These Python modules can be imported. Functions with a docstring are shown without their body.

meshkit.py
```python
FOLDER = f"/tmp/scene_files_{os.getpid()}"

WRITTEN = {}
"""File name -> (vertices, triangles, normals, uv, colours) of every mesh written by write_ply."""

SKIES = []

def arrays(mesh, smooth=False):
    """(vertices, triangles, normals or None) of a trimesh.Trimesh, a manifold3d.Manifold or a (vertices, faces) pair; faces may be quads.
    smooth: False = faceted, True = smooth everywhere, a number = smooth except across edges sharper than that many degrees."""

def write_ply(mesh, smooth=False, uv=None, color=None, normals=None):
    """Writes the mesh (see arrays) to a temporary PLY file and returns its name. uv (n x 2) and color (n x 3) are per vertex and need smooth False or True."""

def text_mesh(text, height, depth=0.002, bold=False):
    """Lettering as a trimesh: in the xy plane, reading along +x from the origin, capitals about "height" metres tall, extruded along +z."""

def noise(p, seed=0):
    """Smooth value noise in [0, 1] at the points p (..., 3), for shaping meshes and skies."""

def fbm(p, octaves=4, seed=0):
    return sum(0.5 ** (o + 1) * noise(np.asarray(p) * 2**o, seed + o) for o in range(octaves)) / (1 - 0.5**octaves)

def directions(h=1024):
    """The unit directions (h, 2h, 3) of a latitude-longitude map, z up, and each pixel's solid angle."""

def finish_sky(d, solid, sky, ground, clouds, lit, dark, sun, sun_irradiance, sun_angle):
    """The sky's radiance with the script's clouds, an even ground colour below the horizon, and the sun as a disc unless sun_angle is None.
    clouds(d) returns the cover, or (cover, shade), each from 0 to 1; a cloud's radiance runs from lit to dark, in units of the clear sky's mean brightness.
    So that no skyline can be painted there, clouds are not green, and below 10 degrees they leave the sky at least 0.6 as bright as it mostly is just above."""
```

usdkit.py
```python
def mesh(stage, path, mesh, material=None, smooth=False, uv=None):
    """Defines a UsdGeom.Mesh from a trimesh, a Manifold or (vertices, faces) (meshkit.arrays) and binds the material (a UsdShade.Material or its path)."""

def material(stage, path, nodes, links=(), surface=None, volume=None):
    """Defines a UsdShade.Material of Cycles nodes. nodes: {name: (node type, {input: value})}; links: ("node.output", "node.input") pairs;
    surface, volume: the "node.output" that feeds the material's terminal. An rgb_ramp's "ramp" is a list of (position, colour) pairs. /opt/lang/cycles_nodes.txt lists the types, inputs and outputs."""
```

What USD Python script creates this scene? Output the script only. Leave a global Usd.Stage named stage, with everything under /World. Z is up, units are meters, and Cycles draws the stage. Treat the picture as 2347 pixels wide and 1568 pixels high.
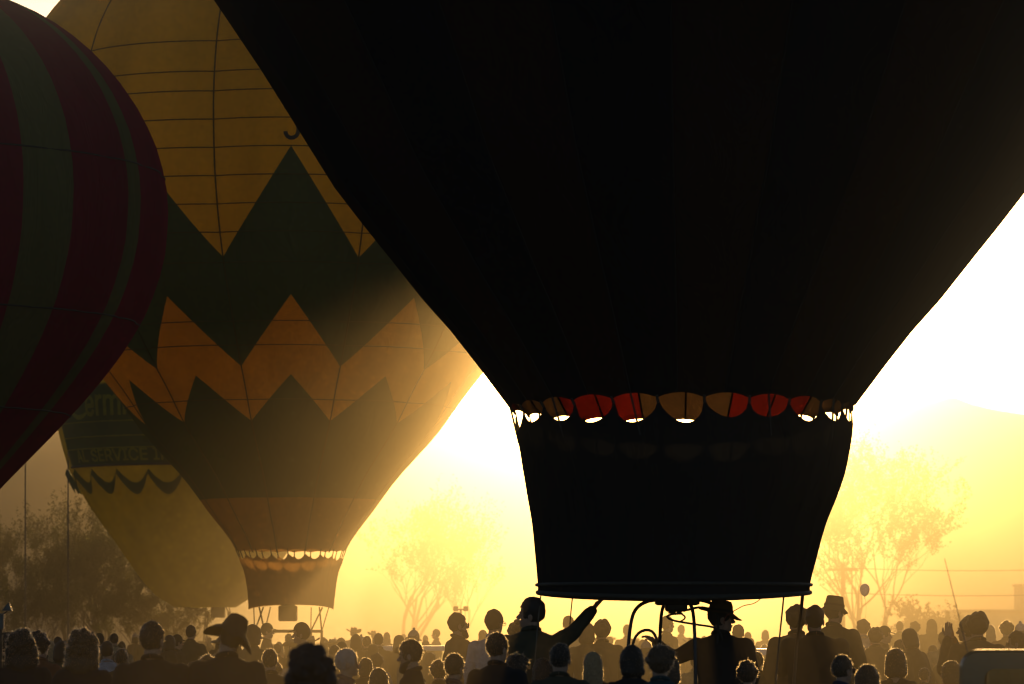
import math, random
import numpy as np
import trimesh
import manifold3d as m3
import shapely.geometry as sg
import shapely.affinity as saff
from scipy.interpolate import PchipInterpolator, CubicSpline
from scipy.spatial.transform import Rotation
import usdkit, meshkit
from pxr import Usd, UsdGeom, UsdLux, UsdShade, Gf, Sdf

stage = Usd.Stage.CreateInMemory()
UsdGeom.SetStageUpAxis(stage, UsdGeom.Tokens.z)
UsdGeom.SetStageMetersPerUnit(stage, 1.0)
world = UsdGeom.Xform.Define(stage, '/World')
stage.SetDefaultPrim(world.GetPrim())

# ---------------------------------------------------------------- camera, sky, sun, exposure
T = 0.14                      # tangent of half the horizontal field of view
K = T / 1173.5                # radians per photograph unit (the photograph is measured as 2347 x 1568)
EYE = 1.7
HORIZON = 1434.6
FOCAL = 128.571
EXPOSURE = 0.32
SUN_EL = math.radians(7.2)
SUN_AZ = math.radians(2.6)    # to the right of the view direction (+y)
SUN_I = 1.2
SUN_COL = (1.0, 0.58, 0.19)
SKY_S = 0.05

cam = UsdGeom.Camera.Define(stage, '/World/camera')
cam.CreateHorizontalApertureAttr(36.0)
cam.CreateVerticalApertureAttr(36.0 * 684 / 1024)
cam.CreateFocalLengthAttr(18.0 / T)
cam.CreateVerticalApertureOffsetAttr((HORIZON - 784) * K * 18.0 / T)
cam.CreateClippingRangeAttr(Gf.Vec2f(0.1, 5000))
cam.CreateFStopAttr(4.0)
cam.CreateFocusDistanceAttr(45.0)
cam.CreateExposureAttr(EXPOSURE)
xf = UsdGeom.Xformable(cam)
xf.AddTranslateOp().Set(Gf.Vec3d(0, 0, EYE))
xf.AddRotateXOp().Set(90.0)

dome = UsdLux.DomeLight.Define(stage, '/World/sky')
dome.GetPrim().SetCustomDataByKey('label', 'bright hazy sunrise sky above the hills')
dome.GetPrim().SetCustomDataByKey('category', 'sky')
dome.GetPrim().SetCustomDataByKey('kind', 'structure')
skymat = usdkit.material(stage, '/World/Looks/sky', {
    'sky': ('sky_texture', {'sky_type': 'single_scattering', 'sun_disc': False, 'sun_elevation': SUN_EL, 'sun_rotation': SUN_AZ,
                            'air_density': 0.6, 'aerosol_density': 1.0, 'ozone_density': 1.0, 'altitude': 100.0}),
    'bg': ('background_shader', {'strength': SKY_S})}, [('sky.color', 'bg.color')], surface='bg.background')
UsdShade.MaterialBindingAPI.Apply(dome.GetPrim()).Bind(skymat)

sun = UsdLux.DistantLight.Define(stage, '/World/sun')
sun.CreateIntensityAttr(SUN_I)
sun.CreateAngleAttr(0.53)
sun.CreateNormalizeAttr(True)
sun.CreateColorAttr(Gf.Vec3f(*SUN_COL))
# towards the sun: (sin az cos el, cos az cos el, sin el); the light shines along its -z axis
sx = UsdGeom.Xformable(sun)
sx.AddRotateZOp().Set(-math.degrees(SUN_AZ))
sx.AddRotateXOp().Set(-(90.0 - math.degrees(SUN_EL)))

# ---------------------------------------------------------------- helpers
used = {}


def numbered(path):
    n = used.get(path, 0)
    used[path] = n + 1
    return path if n == 0 else f'{path}_{n:03d}'


def tag(prim, label=None, cat=None, group=None, kind=None):
    for key, val in (('label', label), ('category', cat), ('group', group), ('kind', kind)):
        if val:
            prim.SetCustomDataByKey(key, val)
    return prim


def thing(name, label, cat, loc=(0, 0, 0), rotz=0.0, scale=None, group=None, kind=None):
    x = UsdGeom.Xform.Define(stage, numbered('/World/' + name))
    x.AddTranslateOp().Set(Gf.Vec3d(*[float(a) for a in loc]))
    x.AddRotateZOp().Set(float(rotz))
    x.AddScaleOp().Set(Gf.Vec3f(*([float(scale or 1)] * 3)))
    return tag(x.GetPrim(), label, cat, group, kind)


def copy_of(src, label, loc, rotz=0.0, scale=None, group=None):
    name = src.GetName()
    base = name[:-4] if name[-4:-3] == '_' and name[-3:].isdigit() else name
    t = thing(base, label, src.GetCustomDataByKey('category'), loc, rotz, scale, group)
    t.GetReferences().AddInternalReference(src.GetPath())
    t.SetInstanceable(True)
    return t


def part(parent, name, mesh, mat, smooth=False, label=None, kind=None):
    p = usdkit.mesh(stage, numbered(str(parent.GetPath()) + '/' + name), mesh, mat, smooth=smooth).GetPrim()
    if mat is TWO_SIDED:
        pass
    return tag(p, label, None, None, kind)


def solo(name, mesh, mat, label, cat, smooth=False, group=None, kind=None):
    p = usdkit.mesh(stage, numbered('/World/' + name), mesh, mat, smooth=smooth).GetPrim()
    return tag(p, label, cat, group, kind)


TWO_SIDED = None


def P(px, py, Y):
    """The point at depth Y metres that the photograph shows at (px, py)."""
    return np.array([(px - 1173.5) * K * Y, Y, EYE + (HORIZON - py) * K * Y])


def tube(points, radius, sides=8, caps=True):
    p = np.asarray(points, float)
    r = np.broadcast_to(np.asarray(radius, float), (len(p),))
    t = np.gradient(p, axis=0)
    t /= np.linalg.norm(t, axis=1, keepdims=True) + 1e-12
    a = np.zeros_like(t)
    ref = np.array([0.31, 0.17, 0.93]) if abs(t[0, 2]) < 0.8 else np.array([0.93, 0.31, 0.17])
    for i in range(len(p)):
        v = ref - t[i] * (ref @ t[i])
        a[i] = v / (np.linalg.norm(v) + 1e-12)
        ref = a[i]
    b = np.cross(t, a)
    ang = np.arange(sides) * 2 * np.pi / sides
    v = p[:, None] + r[:, None, None] * (np.cos(ang)[None, :, None] * a[:, None] + np.sin(ang)[None, :, None] * b[:, None])
    i, j = np.meshgrid(np.arange(len(p) - 1), np.arange(sides), indexing='ij')
    q = np.stack([i * sides + j, i * sides + (j + 1) % sides, (i + 1) * sides + (j + 1) % sides, (i + 1) * sides + j], -1).reshape(-1, 4)
    f = np.vstack([q[:, [0, 1, 2]], q[:, [0, 2, 3]]])
    v = v.reshape(-1, 3)
    if caps:
        n = len(v)
        v = np.vstack([v, p[:1], p[-1:]])
        e = np.arange(sides)
        f = np.vstack([f, np.stack([np.full(sides, n), (e + 1) % sides, e], 1),
                       np.stack([np.full(sides, n + 1), (len(p) - 1) * sides + e, (len(p) - 1) * sides + (e + 1) % sides], 1)])
    return trimesh.Trimesh(v, f, process=False)


def smooth_path(points, n=24):
    p = np.asarray(points, float)
    d = np.r_[0, np.cumsum(np.linalg.norm(np.diff(p, axis=0), axis=1))]
    return CubicSpline(d, p)(np.linspace(0, d[-1], n))


def box(sx, sy, sz, at=(0, 0, 0), bevel=0.0):
    if bevel <= 0:
        m = trimesh.creation.box((sx, sy, sz))
    else:
        b = m3.Manifold.cube((sx - 2 * bevel, sy - 2 * bevel, sz - 2 * bevel), True)
        m = to_tri(m3.Manifold.batch_hull([m3.Manifold.cube((sx, sy - 2 * bevel, sz - 2 * bevel), True), m3.Manifold.cube((sx - 2 * bevel, sy, sz - 2 * bevel), True), m3.Manifold.cube((sx - 2 * bevel, sy - 2 * bevel, sz), True)]))
    m.apply_translation(at)
    return m


def to_tri(man):
    m = man.to_mesh()
    return trimesh.Trimesh(np.array(m.vert_properties[:, :3]), np.array(m.tri_verts), process=False)


def join(*ms):
    return trimesh.util.concatenate([m for m in ms if m is not None])


# ---------------------------------------------------------------- materials
def plain(name, col, rough=0.7, vary=0.25, scale=6.0, metallic=0.0, bump=0.0, spec=0.3):
    c = np.array(col, float)
    nodes = {'tc': ('texture_coordinate', {}),
             'n': ('noise_texture', {'scale': scale, 'detail': 4.0, 'roughness': 0.6}),
             'r': ('rgb_ramp', {'ramp': [(0.25, tuple(c * (1 - vary))), (0.75, tuple(np.minimum(c * (1 + vary), 0.95)))]}),
             'p': ('principled_bsdf', {'roughness': rough, 'metallic': metallic, 'specular_ior_level': spec})}
    links = [('tc.object', 'n.vector'), ('n.fac', 'r.fac'), ('r.color', 'p.base_color')]
    if bump:
        nodes['b'] = ('bump', {'strength': bump, 'distance': 0.02})
        links += [('n.fac', 'b.height'), ('b.normal', 'p.normal')]
    return usdkit.material(stage, '/World/Looks/' + name, nodes, links, surface='p.BSDF')


def fabric(name, col, trans=0.5, through=None, scale=0.6, vary=0.18):
    """Balloon cloth: thin nylon that reflects part of the light and lets part of it through."""
    c = np.array(col, float)
    tcol = np.array(through if through is not None else col, float)
    nodes = {'g': ('geometry', {}),
             'm': ('mapping', {'scale': (1.0, 1.0, 0.22)}),
             'n': ('noise_texture', {'scale': scale, 'detail': 5.0, 'roughness': 0.6}),
             'r': ('rgb_ramp', {'ramp': [(0.3, tuple(c * (1 - vary))), (0.7, tuple(c * (1 + vary)))]}),
             'rt': ('rgb_ramp', {'ramp': [(0.3, tuple(tcol * (1 - vary))), (0.7, tuple(tcol * (1 + vary)))]}),
             'n2': ('noise_texture', {'scale': 2.6, 'detail': 4.0, 'distortion': 1.0}),
             'b': ('bump', {'strength': 0.7, 'distance': 0.07}),
             'd': ('diffuse_bsdf', {}), 't': ('translucent_bsdf', {}), 'x': ('mix_closure', {'fac': trans})}
    links = [('g.position', 'm.vector'), ('m.vector', 'n.vector'), ('n.fac', 'r.fac'), ('n.fac', 'rt.fac'),
             ('m.vector', 'n2.vector'), ('n2.fac', 'b.height'), ('b.normal', 'd.normal'), ('b.normal', 't.normal'),
             ('r.color', 'd.color'), ('rt.color', 't.color'), ('d.BSDF', 'x.closure1'), ('t.BSDF', 'x.closure2')]
    return usdkit.material(stage, '/World/Looks/' + name, nodes, links, surface='x.closure')


# ---------------------------------------------------------------- ground, hills, haze
ground_mat = usdkit.material(stage, '/World/Looks/dry_grass', {
    'g': ('geometry', {}), 'n': ('noise_texture', {'scale': 0.35, 'detail': 8.0, 'roughness': 0.7}),
    'n2': ('noise_texture', {'scale': 14.0, 'detail': 4.0}),
    'r': ('rgb_ramp', {'ramp': [(0.3, (0.06, 0.055, 0.025)), (0.55, (0.12, 0.10, 0.05)), (0.75, (0.17, 0.13, 0.07))]}),
    'b': ('bump', {'strength': 0.6, 'distance': 0.05}), 'p': ('principled_bsdf', {'roughness': 0.95, 'specular_ior_level': 0.1})},
    [('g.position', 'n.vector'), ('g.position', 'n2.vector'), ('n.fac', 'r.fac'), ('r.color', 'p.base_color'), ('n2.fac', 'b.height'), ('b.normal', 'p.normal')], surface='p.BSDF')

HILL_Y = 620.0
HAZE = (480.0, -45.0, 860.0, -2.0, 50.0)     # half width, y from, y to, z from, z to


def grid_mesh(xs, ys, f):
    X, Y = np.meshgrid(xs, ys)
    v = np.stack([X, Y, f(X, Y)], -1).reshape(-1, 3)
    nx, ny = len(xs), len(ys)
    i, j = np.meshgrid(np.arange(ny - 1), np.arange(nx - 1), indexing='ij')
    a = (i * nx + j).ravel()
    return v, np.stack([a, a + 1, a + nx + 1, a + nx], 1)


def hill_height(X, Y):
    # the ridge as the camera sees it: nearer foothills on the left, then the long back of the hill to the right of the big balloon
    u = X / np.maximum(Y, 120.0) / K + 1173.5
    D = np.interp(u, [-3000, 350, 1000, 1500, 2000, 2400, 4000], [250.0, 250.0, HILL_Y, HILL_Y, 430.0, 350.0, 350.0])
    ridge = np.interp(u, [-1500, -200, 200, 600, 1100, 1500, 1960, 2060, 2180, 2250, 2347, 2700, 3600],
                      [560, 520, 500, 480, 470, 490, 497, 503, 514, 492, 478, 455, 440]) * K * D + EYE
    toe = D * 0.55 - 0.0
    toe = np.where(D < 260, 190.0, np.maximum(toe, 190.0))
    t = np.clip((Y - toe) / (D - toe), 0, 1)
    back = np.clip(1 - (Y - D) / 200.0, 0, 1)
    s = np.where(Y < D, t * t * (3 - 2 * t), 1.0) * np.where(Y > D, back * back * (3 - 2 * back), 1.0)
    rough = (meshkit.fbm(np.stack([X / 30, Y / 30, 0 * X], -1), 4, 5) - 0.5) * 2.2
    return ridge * s + rough * s * np.where(Y < D - 12, 1, 0.25)


v, f = grid_mesh(np.linspace(-470, 470, 95), np.linspace(-40, 215, 27), lambda X, Y: (meshkit.fbm(np.stack([X / 9, Y / 9, 0 * X], -1), 3, 2) - 0.5) * 0.10 - 0.04)
solo('ground', trimesh.Trimesh(*meshkit.arrays((v, f))[:2], process=False), ground_mat, 'dry grassy field the crowd stands on', 'ground', smooth=True, kind='structure')
hill_mat = plain('hill_scrub', (0.075, 0.07, 0.045), 0.95, 0.4, 0.08)
v, f = grid_mesh(np.linspace(-472, 472, 231), np.r_[np.linspace(180, 610, 88), np.linspace(614, 630, 8), np.linspace(640, 840, 14)], lambda X, Y: hill_height(X, Y) - 0.16)
solo('hills', trimesh.Trimesh(*meshkit.arrays((v, f))[:2], process=False), hill_mat, 'low dry hills fading into the glare behind the field', 'hill', smooth=True, kind='structure')

hw, hy0, hy1, hz0, hz1 = HAZE
HAZE_DENSITY, HAZE_G, HAZE_COL = 0.0016, 0.975, (1.0, 0.89, 0.66)
haze_mat = usdkit.material(stage, '/World/Looks/haze', {'v': ('principled_volume', {'color': HAZE_COL, 'density': HAZE_DENSITY, 'anisotropy': HAZE_G})}, [], volume='v.volume')
hb = trimesh.creation.box((2 * hw, hy1 - hy0, hz1 - hz0))
hb.apply_translation((0, (hy0 + hy1) / 2, (hz0 + hz1) / 2))
solo('haze', hb, haze_mat, 'golden dusty morning haze filling the field', 'haze', kind='stuff')

# ---------------------------------------------------------------- balloons
class Envelope:
    """A surface of revolution with bulging gores, measured from the photograph: rows of (py, half width, axis px) at depth Y, bottom first."""

    def __init__(self, Y, rows, gores=24, bulge=0.012, phase=0.0):
        rows = np.array(rows, float)
        self.Y, self.n, self.b, self.ph = Y, gores, bulge, phase
        self.x0 = (rows[0, 2] - 1173.5) * K * Y
        self.z = EYE + (HORIZON - rows[:, 0]) * K * Y
        self.r = rows[:, 1] * K * Y
        self.dx = (rows[:, 2] - 1173.5) * K * Y
        self.s = np.r_[0, np.cumsum(np.hypot(np.diff(self.z), np.diff(self.r)))]
        self.fz, self.fr, self.fx = (PchipInterpolator(self.s, a) for a in (self.z, self.r, self.dx))
        self.end = self.s[-1]
        fine = np.linspace(0, self.end, 400)
        zf = np.maximum.accumulate(self.fz(fine))
        self.back = lambda z: np.interp(z, zf, fine)

    def at_py(self, py):
        return float(self.back(EYE + (HORIZON - py) * K * self.Y))

    def find(self, px, py):
        """(angle, arc length) of the point on the near side that the photograph shows at (px, py)."""
        d, th, s = self.Y, 0.0, 0.0
        for _ in range(30):
            s = float(self.back(EYE + (HORIZON - py) * K * d))
            r = float(self.fr(s))
            th = math.asin(max(-1.0, min(1.0, ((px - 1173.5) * K * d - float(self.fx(s))) / r)))
            d = 0.5 * d + 0.5 * (self.Y - r * math.cos(th))
        return math.degrees(th), s

    def s_for(self, py, th):
        """Arc length at which the cloth at angle th shows at the height py of the photograph."""
        d, s = self.Y, 0.0
        for _ in range(20):
            s = float(self.back(EYE + (HORIZON - py) * K * d))
            d = self.Y - float(self.fr(s)) * math.cos(math.radians(th))
        return s

    def pt(self, th, s, out=0.0):
        th, s = np.asarray(th, float), np.asarray(s, float)
        q = np.clip(s, 0, self.end)
        r = self.fr(q)
        w = np.abs(np.sin(np.radians(self.n * (th - self.ph) / 2))) ** 0.75
        rim = np.clip(q / (0.06 * self.end), 0.25, 1)
        r = r * (1 + self.b * (w - 0.5) * rim) + out
        return np.stack([self.fx(q) + r * np.sin(np.radians(th)), self.Y - r * np.cos(np.radians(th)), self.fz(q)], -1)

    def patch(self, a, b, lo, hi, nt=8, ns=20, out=0.0):
        """The cloth between the angles a and b (degrees) and the arc lengths lo(theta) and hi(theta)."""
        th = np.linspace(a, b, nt + 1)
        l = np.array([lo(t) if callable(lo) else lo for t in th])
        h = np.array([hi(t) if callable(hi) else hi for t in th])
        u = np.linspace(0, 1, ns + 1)
        S = l[:, None] + (h - l)[:, None] * u[None]
        v = self.pt(th[:, None] + 0 * S, S, out).reshape(-1, 3)
        i, j = np.meshgrid(np.arange(nt), np.arange(ns), indexing='ij')
        q = (i * (ns + 1) + j).ravel()
        return trimesh.Trimesh(v, np.vstack([np.stack([q, q + ns + 1, q + ns + 2], 1), np.stack([q, q + ns + 2, q + 1], 1)]), process=False)


def scallop(n, phase, dip, rng=None, power=0.75):
    """How far the hem between two hanging points dips, at the angle th."""
    amp = np.ones(n) if rng is None else np.array([rng.uniform(0.74, 1.16) for _ in range(n)])

    skew = np.ones(n) if rng is None else np.array([rng.choice((rng.uniform(0.65, 0.9), rng.uniform(1.1, 1.5))) for _ in range(n)])

    def f(th):
        u = (th - phase) / 360.0 * n
        i = int(math.floor(u)) % n
        w = u - math.floor(u)
        return dip * amp[i] * math.sin(math.pi * w ** skew[i]) ** power
    return f


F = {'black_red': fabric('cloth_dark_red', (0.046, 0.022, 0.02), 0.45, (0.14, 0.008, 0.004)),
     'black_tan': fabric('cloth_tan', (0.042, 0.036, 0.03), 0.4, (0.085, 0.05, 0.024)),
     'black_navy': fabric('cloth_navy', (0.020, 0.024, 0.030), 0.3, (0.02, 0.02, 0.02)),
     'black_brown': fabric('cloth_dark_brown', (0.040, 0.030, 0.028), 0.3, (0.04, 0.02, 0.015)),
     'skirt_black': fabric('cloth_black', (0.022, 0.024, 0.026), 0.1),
     'yellow': fabric('cloth_yellow', (0.72, 0.5, 0.06), 0.55),
     'orange': fabric('cloth_orange', (0.72, 0.38, 0.05), 0.55),
     'green': fabric('cloth_dark_green', (0.06, 0.11, 0.07), 0.5),
     'brown': fabric('cloth_brown', (0.34, 0.19, 0.06), 0.5),
     'maroon': fabric('cloth_maroon', (0.32, 0.025, 0.06), 0.5),
     'leaf': fabric('cloth_leaf_green', (0.21, 0.22, 0.085), 0.5),
     'lime': fabric('cloth_lime', (0.5, 0.42, 0.05), 0.5),
     'bottle': fabric('cloth_bottle_green', (0.09, 0.13, 0.045), 0.5)}
tape_mat = plain('load_tape', (0.03, 0.03, 0.025), 0.8, 0.2, 20)
black_tape = plain('black_load_tape', (0.018, 0.018, 0.018), 0.95, 0.1, 20, spec=0.05)
seam_mat = plain('seam_thread', (0.10, 0.08, 0.03), 0.9, 0.2, 20, spec=0.1)

# --- the big dark balloon
BY = 33.5
rng = random.Random(4)
env = Envelope(BY, [(951, 383, 1562), (936, 391, 1562), (905, 412, 1562), (845, 459, 1562), (760, 526, 1562), (690, 588, 1562), (560, 690, 1562), (450, 778, 1562), (310, 866, 1562), (150, 966, 1562), (0, 1067, 1562),
                    (-250, 1225, 1562), (-520, 1375, 1562), (-800, 1485, 1562), (-1100, 1545, 1562), (-1400, 1535, 1562), (-1700, 1440, 1562), (-1980, 1255, 1562), (-2200, 1000, 1562), (-2360, 680, 1562), (-2450, 330, 1562), (-2475, 8, 1562)], gores=24, bulge=0.014, phase=11)
big = thing('hot_air_balloon', 'huge near-black balloon over the crowd, red and tan panels showing inside its mouth', 'balloon', group=None)
mouth0 = scallop(24, 4.5, 0.055)


def mouth(th):      # the mouth hangs a little lower on its far side
    return mouth0(th) + 0.068 * (0.5 + 0.5 * math.cos(math.radians(th)))


hi_s = env.end
for g in range(24):
    a = 11 + g * 15
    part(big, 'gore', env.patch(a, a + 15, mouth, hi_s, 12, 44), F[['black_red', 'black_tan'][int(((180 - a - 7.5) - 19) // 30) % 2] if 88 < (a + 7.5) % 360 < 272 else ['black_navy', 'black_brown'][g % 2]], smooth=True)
for g in range(24):
    a = 11 + g * 15
    part(big, 'load_tape', tube(env.pt(np.full(40, a), np.linspace(mouth(a) + 0.005, hi_s * 0.985, 40), 0.004), 0.010, 5), black_tape, smooth=True)
crown = trimesh.creation.cylinder(radius=0.35, height=0.03, sections=32)
crown.apply_translation((env.dx[-1], BY, env.z[-1] + 0.02))
part(big, 'crown_ring', crown, tape_mat)
sk = Envelope(BY, [(1358, 311, 1544), (1350, 310, 1544), (1280, 320, 1549), (1200, 335, 1556), (1140, 352, 1563), (1080, 367, 1568), (1030, 376, 1569), (990, 383, 1567.5), (955, 388, 1565), (934, 390, 1563)], gores=24, bulge=0.012, phase=4.5)
dips = scallop(24, 4.5, 0.195, rng, 0.5)
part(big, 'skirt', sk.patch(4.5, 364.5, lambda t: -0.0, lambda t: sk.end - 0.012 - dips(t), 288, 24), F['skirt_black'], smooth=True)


def sag(t):      # the lower hoop of the skirt sags in the middle
    return -0.052 * abs(math.cos(math.radians(t))) ** 1.5


hem_pts = sk.pt(np.linspace(4.5, 364.5, 97), np.zeros(97))
low = hem_pts.copy()
low[:, 2] += np.array([sag(t) for t in np.linspace(4.5, 364.5, 97)])
hem = []
for u in np.linspace(0, 1, 5):
    hem.append(hem_pts * (1 - u) + low * u)
hv = np.stack(hem, 1).reshape(-1, 3)
ii, jj = np.meshgrid(np.arange(96), np.arange(4), indexing='ij')
qq = (ii * 5 + jj).ravel()
part(big, 'hem_band', trimesh.Trimesh(hv, np.vstack([np.stack([qq, qq + 1, qq + 6], 1), np.stack([qq, qq + 6, qq + 5], 1)]), process=False), F['skirt_black'], smooth=True)
part(big, 'hoop', tube(low, 0.022, 8), tape_mat, smooth=True)
part(big, 'hoop', tube(sk.pt(np.linspace(4.5, 364.5, 97), np.full(97, 0.07), 0.012), 0.016, 8), tape_mat, smooth=True)
# short hanging tapes at the points of the scallops
for g in range(24):
    a = 4.5 + g * 15
    part(big, 'hanging_tape', tube(np.vstack([env.pt(a, 0.03 + mouth(a), 0.004), sk.pt(a, sk.end - 0.05, 0.006)]), 0.013, 6), tape_mat)
for g in (1, 3, 6, 8, 10, 13, 15, 17, 20, 22):
    a = 4.5 + g * 15 + 6.5
    part(big, 'hanging_tape', tube(np.vstack([env.pt(a, 0.02 + mouth(a), -0.004), sk.pt(a + 1.5, sk.end - 0.33, -0.006)]), 0.01, 5), tape_mat)

# --- the yellow balloon with zigzag bands
YY = 84.0
ye = Envelope(YY, [(1264, 124, 667), (1245, 134, 667), (1175, 184, 666), (1105, 234, 666), (990, 334, 666), (905, 394, 666), (848, 438, 666), (770, 492, 666), (690, 545, 666), (560, 607, 666), (440, 638, 666), (330, 645, 666), (240, 634, 666), (150, 606, 666), (48, 545, 666), (-20, 485, 666), (-85, 400, 666), (-135, 290, 666), (-165, 170, 666), (-176, 60, 666), (-178, 5, 666)],
              gores=12, bulge=0.034, phase=15)
PH = ye.find(667, 335)[0]
ye.ph = PH + 15
yel = thing('hot_air_balloon', 'yellow balloon with dark green zigzag bands standing left of the big dark one', 'balloon')


def zig(peak, valley):
    """A band edge in arc length: 'peak' (py) at the middle of a gore, 'valley' (py) at its seams."""
    p, q = ye.s_for(peak, PH), ye.s_for(valley, PH + 15)

    def f(th):
        a = abs(((th - PH + 15) % 30) - 15)
        u = a / 15.0
        for _ in range(6):      # a straight cut across the gore: height falls in step with the distance from the middle
            u = float(ye.fr(p + (q - p) * u)) * math.sin(math.radians(a)) / (float(ye.fr(q)) * math.sin(math.radians(15)))
        return p + (q - p) * min(u, 1.0)
    return f


lines = [lambda t: 0.0, lambda t: ye.s_for(1140, PH), zig(858, 965), zig(675, 840), zig(335, 590), lambda t: ye.end]
bandmat = ['orange', 'green', 'orange', 'green', 'yellow']
bandmat[0] = 'brown'
mouth2 = scallop(20, 0, 0.03)
for g in range(12):
    a = PH + g * 30 - 15
    for b in range(5):
        lo, hi = (mouth2 if b == 0 else lines[b]), lines[b + 1]
        part(yel, 'panel', ye.patch(a, a + 30, lo, hi, 16, [5, 8, 10, 14, 26][b]), F[bandmat[b]], smooth=True)
for g in range(12):
    a = PH + g * 30 - 15
    part(yel, 'seam_tape', tube(ye.pt(np.full(48, a), np.linspace(0, ye.end * 0.99, 48), 0.008), 0.018, 5), seam_mat, smooth=True)
for py in (90, 160, 205, 270, 335, 400, 465, 530, 600, 735, 790, 915):
    th = PH + np.linspace(-15, 345, 12 * 12 + 1)
    part(yel, 'seam_tape', tube(ye.pt(th, np.full(len(th), ye.s_for(py, PH)), 0.005), 0.013, 4), seam_mat, smooth=True)
# the dark hooked umbrella mark printed on the yellow panels: a flat sheet of cloth sewn on
mark = []
hook = [(683, 262), (683.5, 300), (682, 308), (677, 315), (669, 318), (661, 316), (656, 310), (654.5, 303)]
hk = smooth_path([(x, y, 0) for x, y in hook], 26)[:, :2]


def on_env(e, px, py, out):
    return e.pt(*e.find(px, py), out)


d = np.gradient(hk, axis=0)
d /= np.linalg.norm(d, axis=1, keepdims=True)
nrm = np.stack([-d[:, 1], d[:, 0]], 1) * 4.6
vv = np.array([on_env(ye, *(h + s * n), 0.05) for h, n in zip(hk, nrm) for s in (-1, 1)])
q = np.arange(len(hk) - 1) * 2
part(yel, 'umbrella_mark', trimesh.Trimesh(vv, np.vstack([np.stack([q, q + 2, q + 3], 1), np.stack([q, q + 3, q + 1], 1)]), process=False), tape_mat, label='dark hooked umbrella handle printed on a yellow panel')
can = [(-60 + 2 * i, 0) for i in range(61)]
cv = []
for i in range(49):
    x = 652 + (i / 48) * 66
    edge = 252 + 8 * abs(math.sin(math.pi * i / 48 * 3)) * -1
    cv += [on_env(ye, x, edge, 0.05), on_env(ye, x, edge - 6 - 34 * math.sin(math.pi * i / 48) ** 0.6, 0.05)]
q = np.arange(48) * 2
part(yel, 'umbrella_mark', trimesh.Trimesh(np.array(cv), np.vstack([np.stack([q, q + 2, q + 3], 1), np.stack([q, q + 3, q + 1], 1)]), process=False), tape_mat, label='dark umbrella canopy printed on a yellow panel')
ys = Envelope(YY, [(1398, 97, 667), (1350, 101, 668), (1310, 108, 668), (1290, 116, 668), (1268, 122, 667)], gores=24, bulge=0.012, phase=0)
rng = random.Random(9)
yd = scallop(20, 0, 0.15, rng, 0.6)
part(yel, 'skirt', ys.patch(0, 360, lambda t: 0.12 * abs(math.cos(math.radians(t))), lambda t: ys.end - 0.02 - yd(t), 240, 12), F['brown'], smooth=True)
for g in range(20):
    part(yel, 'hanging_tape', tube(np.vstack([ye.pt(g * 18, 0.05), ys.pt(g * 18, ys.end - 0.1)]), 0.012, 5), tape_mat)
part(yel, 'valance', ys.patch(90, 270, lambda t: ys.end - 0.75 + 0.25 * abs(math.sin(math.radians(t * 6))), lambda t: ys.end - 0.30, 120, 4, out=-0.06), F['orange'], smooth=True)
ybx, ybz = (660 - 1173.5) * K * YY, EYE + (HORIZON - 1405) * K * YY
burn = box(0.42, 0.42, 0.36, (0, 0, 0.19), 0.03)
part(yel, 'burner', join(burn, trimesh.creation.cylinder(radius=0.16, height=0.2, sections=16, transform=trimesh.transformations.translation_matrix((0, 0, 0.44)))).apply_translation((ybx, YY, ybz - 0.2)), tape_mat)
fr = 0.66
fz = ybz - 0.42
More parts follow.
